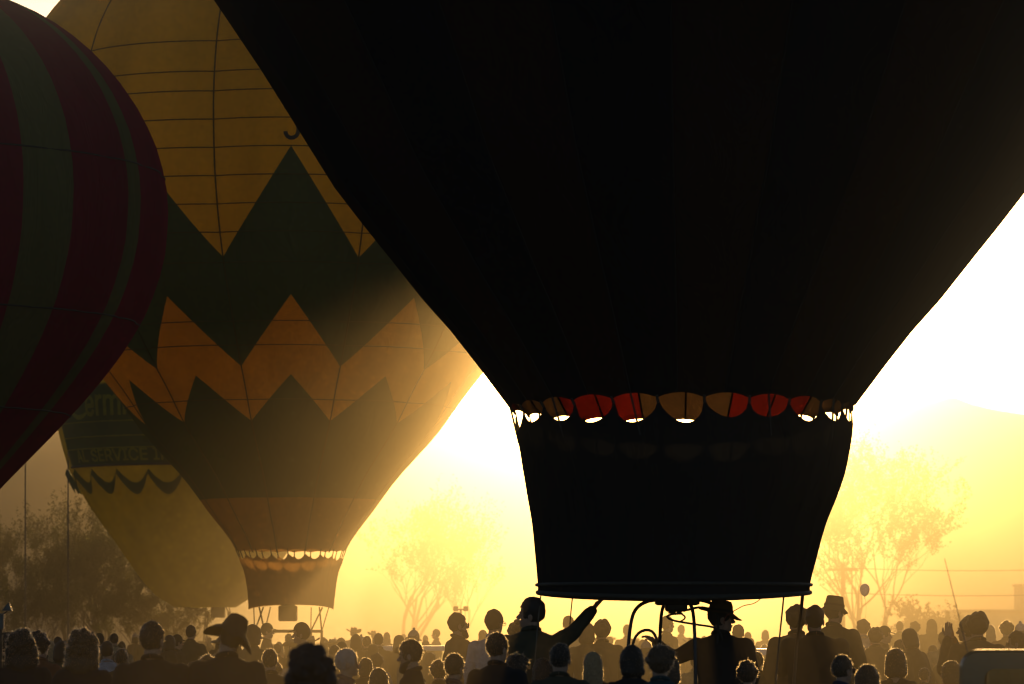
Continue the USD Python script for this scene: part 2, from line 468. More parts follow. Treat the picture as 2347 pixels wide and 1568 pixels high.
sq = [(-fr, -fr), (fr, -fr), (fr, fr), (-fr, fr), (-fr, -fr)]
rot = math.radians(14)
R2 = np.array([[math.cos(rot), -math.sin(rot)], [math.sin(rot), math.cos(rot)]])
corners = [np.array([*(R2 @ np.array(c)), 0]) + (ybx, YY, fz) for c in sq]
part(yel, 'burner_frame', join(*[tube(np.vstack([corners[i], corners[i + 1]]), 0.035, 6) for i in range(4)]), tape_mat)
for i in range(4):
    part(yel, 'upright', tube(np.vstack([corners[i], corners[i] * (1, 1, 0) + (0, 0, 1.05)]), 0.03, 6), tape_mat)
    part(yel, 'flying_wire', tube(np.vstack([corners[i], ys.pt([-45, 45, 135, 225][i], 0.06)]), 0.018, 5), tape_mat)
    part(yel, 'flying_wire', tube(np.vstack([corners[i], ys.pt([-25, 65, 155, 245][i], 0.06)]), 0.012, 5), tape_mat)
wick = plain('wicker', (0.16, 0.09, 0.04), 0.85, 0.4, 30, bump=0.5)


def basket(parent, x, y, half, turn, height=1.05, wall=0.05):
    m = m3.Manifold.cube((2 * half, 2 * half, height), True) - m3.Manifold.cube((2 * half - 2 * wall, 2 * half - 2 * wall, height), True).translate((0, 0, 0.12))
    m = to_tri(m.rotate((0, 0, turn)).translate((x, y, height / 2 + 0.03)))
    b = part(parent, 'basket', m, wick)
    c = [Rotation.from_euler('z', turn, degrees=True).apply((a * half, d2 * half, 0)) + (x, y, height + 0.05) for a, d2 in ((-1, -1), (1, -1), (1, 1), (-1, 1), (-1, -1))]
    part(b, 'rim', join(*[tube(np.vstack([c[i], c[i + 1]]), 0.04, 8) for i in range(4)]), tape_mat)
    return c


basket(yel, ybx, YY, 0.62, 14)

# --- the maroon and green striped balloon at the left
RY = 66.0
re = Envelope(RY, [(1330, 112, -300), (1240, 190, -300), (1115, 300, -300), (1040, 372, -300), (975, 434, -300), (850, 541, -300), (780, 590, -300), (690, 638, -300), (560, 674, -300), (470, 679, -300), (370, 664, -300), (260, 620, -300), (150, 540, -300), (50, 416, -300), (0, 306, -300), (-30, 200, -300), (-46, 90, -300), (-50, 5, -300)],
              gores=24, bulge=0.012, phase=0)
red = thing('hot_air_balloon', 'maroon balloon with dull green vertical stripes cut off by the left edge of the photo', 'balloon')
cuts = [re.find(px, 480)[0] for px in (50, 165, 290, 320)]
edges = list(zip(cuts, cuts[1:] + [cuts[0] + 60], ['leaf', 'maroon', 'leaf', 'maroon']))
for rep in range(6):
    for a, b, mname in edges:
        part(red, 'stripe', re.patch(a + 60 * rep, b + 60 * rep, 0.0, re.end, max(3, int((b - a) / 2.5)), 40), F[mname], smooth=True)
for py in (335, 700, 930):
    th = np.linspace(0, 360, 97)
    part(red, 'seam_tape', tube(re.pt(th, np.full(97, re.s_for(py, 40)), 0.004), 0.016, 4), tape_mat, smooth=True)
rs = Envelope(RY, [(1405, 92, -300), (1325, 108, -300)], gores=24, bulge=0.0)
part(red, 'skirt', rs.patch(0, 360, 0.0, rs.end, 72, 5), F['maroon'], smooth=True)
rbx = (-300 - 1173.5) * K * RY
basket(red, rbx, RY, 0.6, 8)
for sx_, sy_ in ((-1, -1), (1, -1), (1, 1), (-1, 1)):
    part(red, 'upright', tube([(rbx + sx_ * 0.5, RY + sy_ * 0.5, 1.05), (rbx + sx_ * 0.75, RY + sy_ * 0.75, rs.z[0] + 0.02)], 0.025, 6), tape_mat)

# --- the green balloon with lettering, behind the yellow one
GY = 135.0
GA = 470
ge = Envelope(GY, [(1392, 70, GA), (1355, 124, GA), (1305, 161, GA), (1235, 210, GA), (1180, 250, GA), (1132, 280, GA), (1075, 310, GA), (1010, 328, GA), (978, 336, GA), (900, 352, GA), (700, 388, GA), (500, 405, GA), (300, 400, GA), (150, 365, GA), (30, 300, GA), (-40, 205, GA), (-75, 100, GA), (-80, 5, GA)], gores=24, bulge=0.008, phase=0)
gre = thing('hot_air_balloon', 'olive green balloon with faint lettering and a scalloped border half hidden behind the yellow one', 'balloon')
for g in range(24):
    a = -7.5 + g * 15
    part(gre, 'gore', ge.patch(a, a + 15, 0.0, ge.end, 4, 36), F['lime'], smooth=True)
gd = scallop(24, ge.find(342, 1072)[0], 1.0, None, 0.8)


# the hanging scalloped border stands proud of the cone below it
th = np.linspace(-120, 120, 385)
outer, inner = [], []
rows = []
for t in th:
    dpt = gd(t)
    up, lowc = ge.s_for(1072 + 34 * dpt, t), ge.s_for(1083 + 50 * dpt, t)
    rows.append([ge.pt(t, up, 0.10), ge.pt(t, (up + lowc) / 2, 0.17), ge.pt(t, lowc, 0.24)])
rows = np.array(rows).reshape(-1, 3)
n = len(th)
i, j = np.meshgrid(np.arange(n - 1), np.arange(2), indexing='ij')
q = (i * 3 + j).ravel()
part(gre, 'scalloped_border', trimesh.Trimesh(rows, np.vstack([np.stack([q, q + 1, q + 4], 1), np.stack([q, q + 4, q + 3], 1)]), process=False), F['bottle'], smooth=True)
part(gre, 'dark_band', ge.patch(-68, 75, ge.s_for(1063, -40), ge.s_for(880, -40), 60, 16, out=0.03), F['bottle'], smooth=True)
part(gre, 'seam_tape', tube(ge.pt(np.linspace(-68, 75, 60), np.full(60, ge.s_for(1066, -40)), 0.07), 0.05, 4), tape_mat, smooth=True)
for py in (966, 1000, 1027):
    part(gre, 'seam_tape', tube(ge.pt(np.linspace(-66, 75, 60), np.full(60, ge.s_for(py, -40)), 0.05), 0.025, 4), F['lime'], smooth=True)


def lettering(text, height_py, base_py, x_start, out, name, bold=False, slant=0.0, widen=1.0):
    """Letters sewn on the green balloon, wrapped round its cloth."""
    mm = K * GY
    m = meshkit.text_mesh(text, height_py * mm, 0.01, bold)
    m = trimesh.Trimesh(*trimesh.remesh.subdivide_to_size(m.vertices, m.faces, 0.35), process=False)
    v = np.array(m.vertices)
    v[:, 0] = v[:, 0] * widen + slant * v[:, 1]
    th0, s0 = ge.find(x_start, base_py)
    thv = th0 + np.degrees(v[:, 0] / float(ge.fr(s0)))
    return part(gre, name, trimesh.Trimesh(ge.pt(thv, s0 + v[:, 1], out + v[:, 2]), m.faces, process=False), F['lime'], label='faint yellowish lettering reading ' + text)


lettering('AL SERVICE IN', 27, 1060, 186, 0.09, 'lettering', True, 0, 1.0)
lettering('ermi', 58, 953, 199, 0.09, 'lettering', True, 0.1, 0.75)
swp = smooth_path([(166, 941, 0), (176, 952, 0), (187, 957, 0), (196, 953, 0), (204, 940, 0)], 18)[:, :2]
sv = []
for i, (x, y) in enumerate(swp):
    for dy in (-1, 1):
        py = y + dy * 5.5 * math.sin(math.pi * (i + 1) / 20)
        sv.append(ge.pt(*ge.find(x, py), 0.09))
q = np.arange(len(swp) - 1) * 2
part(gre, 'lettering', trimesh.Trimesh(np.array(sv), np.vstack([np.stack([q, q + 2, q + 3], 1), np.stack([q, q + 3, q + 1], 1)]), process=False), F['lime'], label='swash of the script lettering')
gbx = (500 - 1173.5) * K * GY
gbz = EYE + (HORIZON - 1402) * K * GY
part(gre, 'burner', box(0.5, 0.5, 0.45, (gbx, GY, gbz), 0.04), tape_mat)
basket(gre, gbx, GY, 0.6, 20)
for sx_, sy_ in ((-1, -1), (1, -1), (1, 1), (-1, 1)):
    part(gre, 'upright', tube([(gbx + sx_ * 0.5, GY + sy_ * 0.5, 1.05), (gbx + sx_ * 0.4, GY + sy_ * 0.4, gbz)], 0.03, 6), tape_mat)
    part(gre, 'flying_wire', tube([(gbx + sx_ * 0.4, GY + sy_ * 0.4, gbz), ge.pt(math.degrees(math.atan2(sx_, -sy_)), 0.05)], 0.02, 5), tape_mat)

# ---------------------------------------------------------------- people
SKIN = plain('skin', (0.30, 0.18, 0.12), 0.55, 0.1, 8)
HAIRS = {k: plain('hair_' + k, c, 0.6, 0.3, 40) for k, c in dict(dark=(0.025, 0.017, 0.012), brown=(0.07, 0.04, 0.02), fair=(0.30, 0.19, 0.09), grey=(0.25, 0.23, 0.21)).items()}
CLOTH = {k: plain('clothes_' + k, c, 0.9, 0.25, 14, bump=0.25, spec=0.1) for k, c in dict(
    black=(0.018, 0.018, 0.02), navy=(0.025, 0.032, 0.06), brown=(0.09, 0.055, 0.03), olive=(0.05, 0.045, 0.028), grey=(0.16, 0.16, 0.17), pale=(0.26, 0.28, 0.31),
    tan=(0.26, 0.19, 0.11), rust=(0.12, 0.045, 0.025), teal=(0.02, 0.045, 0.05), denim=(0.06, 0.085, 0.15)).items()}
LEATHER = plain('shoe_leather', (0.03, 0.022, 0.018), 0.5)
GLASS_FRAME = plain('spectacle_frame', (0.03, 0.03, 0.03), 0.3)
LENS = usdkit.material(stage, '/World/Looks/spectacle_lens', {'t': ('transparent_bsdf', {}), 'g': ('glossy_bsdf', {'roughness': 0.02}), 'f': ('fresnel', {'IOR': 1.5}), 'm': ('mix_closure', {})},
                       [('f.fac', 'm.fac'), ('t.BSDF', 'm.closure1'), ('g.BSDF', 'm.closure2')], surface='m.closure')


def ball(p, r, seg=20):
    m = m3.Manifold.sphere(1.0, seg)
    return m.scale((r, r, r) if np.ndim(r) == 0 else tuple(map(float, r))).translate(tuple(map(float, p)))


def bone(p, q, rp, rq):
    return m3.Manifold.batch_hull([ball(p, rp, 16), ball(q, rq, 16)])


def hull(*ms):
    return m3.Manifold.batch_hull(list(ms))


def total(ms):
    return m3.Manifold.batch_boolean(list(ms), m3.OpType.Add)


def soft(man, length, it=8, amp=0.0, freq=8.0, seed=0):
    t = to_tri(man.refine_to_length(length))
    t.merge_vertices()
    trimesh.smoothing.filter_taubin(t, lamb=0.5, nu=0.52, iterations=it)
    if amp:
        v = np.array(t.vertices)
        t.vertices = v + t.vertex_normals * ((meshkit.fbm(v * freq + 11.3 * seed, 3, seed)[:, None] - 0.5) * 2 * amp)
    return t


def to_man(t):
    return m3.Manifold(m3.Mesh(np.array(t.vertices, np.float32), np.array(t.faces, np.uint32)))


def head_solid():
    parts = [hull(ball((0, -0.012, 0.145), (0.074, 0.094, 0.104)), ball((0, 0.03, 0.15), (0.06, 0.055, 0.075))),
             hull(ball((0, 0.03, 0.14), (0.062, 0.05, 0.05)), ball((0, 0.042, 0.085), (0.054, 0.042, 0.04)), ball((0, 0.066, 0.028), (0.024, 0.022, 0.022)), ball((0.046, 0.005, 0.045), 0.018), ball((-0.046, 0.005, 0.045), 0.018)),
             bone((0, -0.02, -0.06), (0, -0.01, 0.06), 0.058, 0.054),
             hull(ball((0, 0.086, 0.122), 0.008), ball((0, 0.112, 0.09), 0.011), ball((0.013, 0.094, 0.083), 0.008), ball((-0.013, 0.094, 0.083), 0.008)),
             ball((0, 0.085, 0.06), (0.024, 0.014, 0.006)), ball((0, 0.085, 0.049), (0.022, 0.013, 0.006))]
    for s in (-1, 1):
        parts += [ball((s * 0.078, -0.008, 0.103), (0.009, 0.019, 0.032)), ball((s * 0.03, 0.082, 0.137), (0.024, 0.010, 0.008))]
    m = total(parts)
    for s in (-1, 1):
        m = m - ball((s * 0.031, 0.094, 0.117), (0.018, 0.014, 0.012))
    m = total([m] + [ball((s * 0.031, 0.075, 0.117), 0.0125) for s in (-1, 1)])
    return to_man(soft(m, 0.010, 3))


HEAD = head_solid()


def hand_solid(side):
    """A relaxed right hand (mirrored for the left), fingers along -z, thumb forward (+y)."""
    ms = [hull(ball((0, 0.0, 0.0), (0.016, 0.028, 0.02)), ball((0, -0.026, -0.075), 0.012), ball((0, 0.03, -0.075), 0.013), ball((0, 0.0, -0.05), (0.016, 0.036, 0.02)))]
    for y, l in ((0.031, 0.07), (0.011, 0.08), (-0.009, 0.074), (-0.027, 0.058)):
        a, b, c = (0, y, -0.078), (-0.006 * side, y * 1.05, -0.078 - l * 0.5), (-0.026 * side, y * 1.05, -0.078 - l * 0.92)
        ms += [bone(a, b, 0.0095, 0.009), bone(b, c, 0.009, 0.0075)]
    ms += [bone((0, 0.028, -0.02), (-0.012 * side, 0.052, -0.05), 0.013, 0.011), bone((-0.012 * side, 0.052, -0.05), (-0.022 * side, 0.055, -0.085), 0.011, 0.008)]
    return to_man(soft(total(ms), 0.012, 2))


HANDS = {s: hand_solid(s) for s in (-1, 1)}
POSES = {   # elbow, wrist for the right side (x > 0); mirrored for the left
    'down': ((0.255, -0.03, 1.13), (0.26, 0.04, 0.87)), 'pocket': ((0.29, -0.08, 1.15), (0.20, 0.06, 0.94)), 'folded': ((0.24, 0.10, 1.12), (0.02, 0.22, 1.18)),
    'camera': ((0.26, 0.16, 1.22), (0.06, 0.19, 1.55)), 'up': ((0.40, 0.06, 1.52), (0.58, 0.10, 1.78)), 'reach': ((0.42, 0.10, 1.36), (0.66, 0.16, 1.32)),
    'point': ((0.30, 0.22, 1.40), (0.36, 0.46, 1.50)), 'raise_far': ((0.35, 0.12, 1.475), (0.525, 0.24, 1.665)), 'grip': ((0.40, 0.02, 1.29), (0.60, 0.16, 1.42)), 'hold_pole': ((0.27, 0.12, 1.18), (0.05, 0.24, 1.36))}


def hair_mesh(style, seed):
    cut = [m3.Manifold.cube((0.4, 0.2, 0.4), True).translate((0, 0.155, -0.025)), m3.Manifold.cube((0.5, 0.5, 0.3), True).translate((0, 0, -0.105))]
    base = ball((0, -0.014, 0.152), (0.084, 0.104, 0.110), 28)
    if style == 'short':
        return soft(base - cut[0] - cut[1], 0.011, 2, 0.010, 26, seed)
    if style == 'bob':
        m = hull(ball((0, -0.016, 0.145), (0.094, 0.11, 0.118), 28), ball((0, -0.03, 0.035), (0.105, 0.088, 0.05), 24)) - m3.Manifold.cube((0.125, 0.2, 0.5), True).translate((0, 0.14, -0.06))
        return soft(m, 0.013, 3, 0.010, 22, seed)
    if style == 'long':
        m = total([base - cut[0] - cut[1], hull(ball((0, -0.035, 0.14), (0.09, 0.085, 0.10), 24), ball((0, -0.06, 0.0), (0.098, 0.06, 0.06)), ball((0, -0.085, -0.14), (0.085, 0.035, 0.06))) - m3.Manifold.cube((0.4, 0.2, 0.6), True).translate((0, 0.125, 0))])
        return soft(m, 0.013, 3, 0.010, 20, seed)
    if style == 'tail':
        m = total([base - cut[0] - cut[1], bone((0, -0.12, 0.15), (0, -0.15, 0.12), 0.03, 0.035), bone((0, -0.15, 0.12), (0.0, -0.14, -0.03), 0.036, 0.014)])
        return soft(m, 0.013, 4, 0.005, 30, seed)
    rnd = random.Random(seed)
    big_ = style == 'wild'
    lumps = [ball((0, -0.03, 0.15), (0.105, 0.105, 0.115), 20)]
    for i in range(80 if big_ else 40):
        a, e = rnd.uniform(0, 2 * math.pi), rnd.uniform(-0.75 if big_ else -0.2, 1.5)
        R = rnd.uniform(0.075, 0.105) if big_ else rnd.uniform(0.07, 0.092)
        p = np.array([math.cos(a) * math.cos(e) * R, math.sin(a) * math.cos(e) * R - 0.03, 0.15 + math.sin(e) * R * 1.02])
        if p[1] > 0.04 and p[2] < 0.18:
            continue
        lumps.append(ball(p, rnd.uniform(0.028, 0.045), 12))
    if big_:
        lumps += [ball((s * 0.10, -0.03, z), (0.045, 0.06, 0.07), 12) for s in (-1, 1) for z in (0.0, 0.08)] + [ball((0, -0.08, 0.0), (0.11, 0.05, 0.09), 16)]
    return soft(total(lumps) - m3.Manifold.cube((0.13, 0.2, 0.4), True).translate((0, 0.165, -0.04)), 0.013, 3, 0.010, 30, seed)


def beard_mesh(seed):
    m = hull(ball((0, 0.052, 0.035), (0.055, 0.045, 0.03)), ball((0, 0.08, 0.0), (0.034, 0.032, 0.035)), ball((0.05, 0.01, 0.06), 0.02), ball((-0.05, 0.01, 0.06), 0.02)) - ball((0, 0.115, 0.055), (0.026, 0.03, 0.008))
    return soft(m, 0.012, 3, 0.004, 40, seed)


def revolve(profile, n=40):
    return trimesh.creation.revolve(np.array(profile), sections=n)


def hat_mesh(kind, seed):
    """Hats in head coordinates; the head's crown is at z = 0.25."""
    if kind == 'cap':
        crown = to_tri((ball((0, -0.008, 0.155), (0.088, 0.106, 0.118), 32) - m3.Manifold.cube((0.5, 0.5, 0.4), True).translate((0, 0, -0.02))).refine_to_length(0.03))
        vis = to_tri(hull(ball((0, 0.085, 0.182), (0.07, 0.02, 0.006)), ball((0, 0.16, 0.172), (0.05, 0.022, 0.005))))
        return [('hat', crown), ('visor', vis)]
    if kind == 'beanie':
        m = ball((0, -0.012, 0.158), (0.092, 0.112, 0.122), 32) - m3.Manifold.cube((0.5, 0.5, 0.4), True).translate((0, 0, -0.055))
        return [('hat', soft(m, 0.014, 3, 0.003, 50, seed)), ('pompom', soft(ball((0, -0.02, 0.29), 0.026), 0.012, 1, 0.006, 60, seed))]
    if kind == 'bucket':
        prof = [(0, 0.275), (0.066, 0.276), (0.074, 0.27), (0.082, 0.22), (0.092, 0.165), (0.128, 0.128), (0.131, 0.124), (0.126, 0.122), (0.088, 0.158), (0.07, 0.16), (0, 0.16)]
    elif kind == 'fedora':
        prof = [(0, 0.268), (0.05, 0.272), (0.072, 0.266), (0.082, 0.235), (0.09, 0.175), (0.152, 0.158), (0.158, 0.162), (0.16, 0.157), (0.152, 0.152), (0.086, 0.164), (0, 0.17)]
    elif kind == 'floppy':
        prof = [(0, 0.30), (0.04, 0.298), (0.068, 0.283), (0.084, 0.235), (0.096, 0.185), (0.15, 0.15), (0.185, 0.112), (0.187, 0.106), (0.18, 0.108), (0.145, 0.143), (0.088, 0.172), (0, 0.18)]
    else:
        prof = [(0, 0.285), (0.04, 0.292), (0.066, 0.288), (0.08, 0.262), (0.092, 0.175), (0.16, 0.165), (0.19, 0.17), (0.193, 0.166), (0.188, 0.163), (0.155, 0.158), (0.086, 0.166), (0, 0.17)]
    m = revolve(prof, 48)
    v = np.array(m.vertices)
    v[:, 1] = v[:, 1] * 1.18 - 0.006
    r = np.hypot(v[:, 0], v[:, 1])
    brim = np.clip((r - 0.10) / 0.09, 0, 1)
    if kind == 'cowboy':
        v[:, 2] += brim ** 1.3 * 0.085 * (v[:, 0] / np.maximum(r, 1e-6)) ** 2
        v[:, 2] -= np.where((v[:, 2] > 0.27) & (np.abs(v[:, 0]) < 0.03), 0.018, 0)
    elif kind == 'fedora':
        v[:, 2] -= brim * 0.035 * np.clip(v[:, 1] / 0.16, 0, 1) - brim * 0.02 * (v[:, 1] < 0)
        v[:, 2] -= np.where((v[:, 2] > 0.25) & (np.abs(v[:, 0]) < 0.03), 0.014, 0)
    elif kind == 'floppy':
        v[:, 2] += brim * 0.03 * np.sin(2.2 * np.arctan2(v[:, 0], v[:, 1]) + 1.0)
    m = trimesh.Trimesh(v, m.faces, process=False)
    out = [('hat', m)]
    if kind in ('fedora', 'cowboy', 'bucket'):
        band = revolve([(0.0895, 0.178), (0.094, 0.178), (0.0915, 0.198), (0.087, 0.198), (0.0895, 0.178)], 40)
        band.vertices[:, 1] = band.vertices[:, 1] * 1.18 - 0.006
        out.append(('hat_band', band))
    return out


PROTOS = {}


def person(key, label, loc, rotz=0.0, scale=1.0, hair='short', hairc='dark', hat=None, hatc='black', coat='black', legs='denim', right='down', left='down', beard=False, glasses=False,
           bulk=1.0, child=False, head_yaw=0.0, head_pitch=0.0, head_roll=0.0, lean=0.0, collar=True, skirted=False, hood=False, strays=0, bag=False, seed=1, group=None):
    """Builds one person, 1.75 m tall (a child 1.3 m), facing +y. rotz turns them; 0 has their back to the camera."""
    t = thing('person', label, 'person', loc, rotz, scale, group)
    H = 1.0
    hs = 1.0
    sh, hipx = 0.185 * (0.5 + 0.5 * bulk), 0.09
    pose = {1: POSES[right], -1: POSES[left]}
    J = {}
    for s in (-1, 1):
        e, w = (np.array(a, float) * (s, 1, 1) for a in pose[s])
        J[s] = (np.array((s * sh, -0.01, 1.39)), e, w)
    torso = [hull(ball((0, 0.0, 0.95), (0.15 * bulk, 0.105 * bulk, 0.11)), ball((0, 0.0, 1.08), (0.135 * bulk, 0.10 * bulk, 0.08))),
             hull(ball((0, 0.0, 1.08), (0.135 * bulk, 0.10 * bulk, 0.08)), ball((0, 0.0, 1.28), (0.16 * bulk, 0.115 * bulk, 0.12))),
             hull(ball((0, 0.0, 1.28), (0.16 * bulk, 0.115 * bulk, 0.12)), ball((sh * 0.86, -0.01, 1.38), 0.055), ball((-sh * 0.86, -0.01, 1.38), 0.055), ball((0, -0.01, 1.44), 0.065)),
             bone((0, -0.012, 1.43), (0, -0.006, 1.53), 0.064, 0.055)]
    for s in (-1, 1):
        a, e, w = J[s]
        torso += [bone(a, e, 0.05, 0.04), bone(e, w, 0.04, 0.027)]
        torso += [bone((s * hipx, 0, 0.93), (s * 0.10, 0.01, 0.50), 0.088, 0.056), bone((s * 0.10, 0.01, 0.50), (s * 0.10, -0.02, 0.10), 0.056, 0.036),
                  hull(ball((s * 0.10, -0.03, 0.06), 0.04), ball((s * 0.105, 0.09, 0.035), 0.035), ball((s * 0.11, 0.15, 0.03), 0.028))]

    def bent(tri):
        """Lean of the whole upper body about the hips."""
        v = np.array(tri.vertices)
        if lean:
            k = np.clip((v[:, 2] - 0.85) / 0.35, 0, 1) * math.radians(lean)
            y, z = v[:, 1].copy(), v[:, 2] - 0.9
            v[:, 1], v[:, 2] = y * np.cos(k) + z * np.sin(k), 0.9 - y * np.sin(k) + z * np.cos(k)
        return trimesh.Trimesh(v, tri.faces, process=False)

    RH = Rotation.from_euler('zxy', [head_yaw, -head_pitch, head_roll], degrees=True)
    hscale = 1.22 if child else 1.0

    def on_head(tri):
        v = RH.apply(np.array(tri.vertices) * hscale) + (0, 0.0, 1.505)
        return bent(trimesh.Trimesh(v, tri.faces, process=False))

    headm = np.eye(4)[:3]
    A = np.hstack([RH.as_matrix() * hscale, np.array([[0], [0.0], [1.505]])])
    pieces = [to_man(soft(total(torso), 0.05, 6)), HEAD.transform(A)]
    for s in (-1, 1):
        a, e, w = J[s]
        d = (w - e) / np.linalg.norm(w - e)
        z = -d
        y = np.array([0, 1.0, 0.2]) - z * (np.array([0, 1.0, 0.2]) @ z)
        y /= np.linalg.norm(y)
        pieces.append(HANDS[s].transform(np.hstack([np.stack([np.cross(y, z), y, z], 1), (w + d * 0.012)[:, None]])))
    body = to_tri(total(pieces))
    part(t, 'body', bent(body), SKIN, smooth=50)
    # clothes
    b = bulk
    jk = [hull(ball((0, 0.0, 0.90), (0.178 * b, 0.13 * b, 0.06)), ball((0, 0.0, 1.10), (0.165 * b, 0.125 * b, 0.08))),
          hull(ball((0, 0.0, 1.10), (0.165 * b, 0.125 * b, 0.08)), ball((0, 0.0, 1.28), (0.185 * b, 0.138 * b, 0.12))),
          hull(ball((0, 0.0, 1.28), (0.185 * b, 0.138 * b, 0.12)), ball((sh * 0.92, -0.012, 1.372), 0.07), ball((-sh * 0.92, -0.012, 1.372), 0.07), ball((0, -0.018, 1.468), (0.075, 0.072, 0.045)))]
    if skirted:
        jk.append(hull(ball((0, 0, 0.95), (0.17 * b, 0.125 * b, 0.08)), ball((0, 0, 0.55), (0.24 * b, 0.19 * b, 0.05))))
    for s in (-1, 1):
        a, e, w = J[s]
        jk += [bone(a, e, 0.074 * (0.5 + 0.5 * b), 0.062), bone(e, w + (e - w) * 0.08, 0.06, 0.048)]
    if hood:
        jk.append(hull(ball((0, -0.04, 1.66), (0.105, 0.105, 0.118)), ball((0, -0.05, 1.50), (0.12, 0.09, 0.06))) - m3.Manifold.cube((0.17, 0.2, 0.34), True).translate((0, 0.11, 1.62)))
    jack = soft(total(jk), 0.04, 5, 0.010, 9, seed)
    part(t, 'jacket', bent(jack), CLOTH[coat], smooth=60)
    if collar and not hood:
        th = np.linspace(0, 2 * math.pi, 25)
        ring = np.stack([0.066 * np.sin(th), -0.014 - 0.066 * np.cos(th), 1.494 + 0.024 * np.cos(th)], 1)
        part(t, 'collar', bent(tube(ring, 0.018, 8, False)), CLOTH[coat], smooth=True)
    tr = [hull(ball((0, 0, 0.93), (0.158 * b, 0.115 * b, 0.10)), ball((0, 0, 0.86), (0.15 * b, 0.11 * b, 0.06)))]
    for s in (-1, 1):
        tr += [bone((s * hipx, 0, 0.90), (s * 0.10, 0.01, 0.50), 0.105, 0.076), bone((s * 0.10, 0.01, 0.50), (s * 0.10, -0.02, 0.10), 0.076, 0.066)]
    part(t, 'trousers', soft(total(tr), 0.06, 4, 0.006, 8, seed), CLOTH[legs], smooth=60)
    for s in (-1, 1):
        part(t, 'shoe', to_tri(hull(ball((s * 0.10, -0.04, 0.055), (0.045, 0.05, 0.05), 12), ball((s * 0.11, 0.12, 0.045), (0.046, 0.06, 0.04), 12), ball((s * 0.11, 0.19, 0.03), (0.035, 0.03, 0.025), 12))), LEATHER, smooth=60)
    hm = None
    if hair:
        hm = hair_mesh(hair, seed)
        hp = part(t, 'hair', on_head(hm), HAIRS[hairc], smooth=60)
        if strays:
            rnd = np.random.default_rng(seed)
            pts, fi = trimesh.sample.sample_surface(hm, strays * 2, seed=seed)
            nm = hm.face_normals[fi]
            keep = pts[:, 2] > -0.02
            pts, nm = pts[keep], nm[keep]
            dirs = nm + rnd.normal(0, 0.45, nm.shape) + (0, 0, 0.1)
            ln = rnd.uniform(0.004, 0.020 if hair in ('curly', 'wild') else 0.008, len(pts))[:, None]
            mid, tip = pts + dirs * ln * 0.5, pts + dirs * ln + rnd.normal(0, 0.004, pts.shape) - (0, 0, 0.004)
            allp = np.stack([pts - nm * 0.004, mid, tip], 1).reshape(-1, 3)
            allp = on_head(trimesh.Trimesh(allp, np.zeros((0, 3), int), process=False)).vertices
            c = UsdGeom.BasisCurves.Define(stage, numbered(str(hp.GetPath()) + '/stray_hair'))
            c.CreateTypeAttr('linear')
            c.CreatePointsAttr([Gf.Vec3f(*map(float, p)) for p in allp])
            c.CreateCurveVertexCountsAttr([3] * len(pts))
            c.CreateWidthsAttr([0.0014])
            c.SetWidthsInterpolation('constant')
            UsdShade.MaterialBindingAPI.Apply(c.GetPrim()).Bind(STRAY)
            tag(c.GetPrim(), kind='stuff')
    if beard:
        part(t, 'beard', on_head(beard_mesh(seed)), HAIRS[hairc], smooth=60)
    if hat:
        tilt = Rotation.from_euler('xy', [-8 if hat != 'floppy' else -4, 12 if hat == 'floppy' else 0], degrees=True)
        hb_ = None
        for nm_, m in hat_mesh(hat, seed):
            m = m.copy()
            m.vertices = tilt.apply(np.array(m.vertices) - (0, 0, 0.17)) + (0, 0, 0.17)
            pr = part(t if hb_ is None else hb_, nm_, on_head(m), CLOTH[hatc] if nm_ != 'hat_band' else CLOTH['black'], smooth=50)
            hb_ = hb_ or pr
    if glasses:
        lens = [tube(np.stack([s * 0.034 + 0.024 * np.cos(np.linspace(0, 6.2832, 17)), np.full(17, 0.106), 0.117 + 0.019 * np.sin(np.linspace(0, 6.2832, 17))], 1), 0.0018, 5, False) for s in (-1, 1)]
        bars = [tube([(s * 0.058, 0.106, 0.12), (s * 0.074, 0.05, 0.122), (s * 0.08, -0.005, 0.12)], 0.0025, 5) for s in (-1, 1)] + [tube([(-0.01, 0.106, 0.12), (0.01, 0.106, 0.12)], 0.003, 5)]
        gp = part(t, 'glasses', on_head(join(*lens, *bars)), GLASS_FRAME)
        for s in (-1, 1):
            d_ = trimesh.creation.cylinder(radius=0.023, height=0.002, sections=20)
            d_.apply_transform(trimesh.transformations.rotation_matrix(math.pi / 2, (1, 0, 0)))
            d_.apply_translation((s * 0.034, 0.106, 0.117))
            part(gp, 'lens', on_head(d_), LENS)
    PROTOS[key] = t
    return t


STRAY = usdkit.material(stage, '/World/Looks/stray_hair', {'h': ('principled_hair_bsdf', {'model': 'Chiang', 'parametrization': 'Direct coloring', 'color': (0.42, 0.22, 0.09), 'roughness': 0.4, 'radial_roughness': 0.5})}, [], surface='h.BSDF')


def stand(px, top, Y, tall=1.75):
    """Where someone stands whose head top the photograph shows at (px, top), and the scale of a figure that is 'tall'."""
    p = P(px, top, Y)
    return (float(p[0]), Y, -0.02), float((p[2] + 0.02) / tall)


def put(key, px, top, Y, label, yaw=0.0, tall=1.75, fix=None, **kw):
    """First use of a key builds the figure, later uses copy it."""
    loc, sc = stand(px, top, Y, tall)
    if key in PROTOS and not kw:
        return copy_of(PROTOS[key], label, loc, yaw, sc)
    return person(key, label, loc, yaw, sc, **kw)

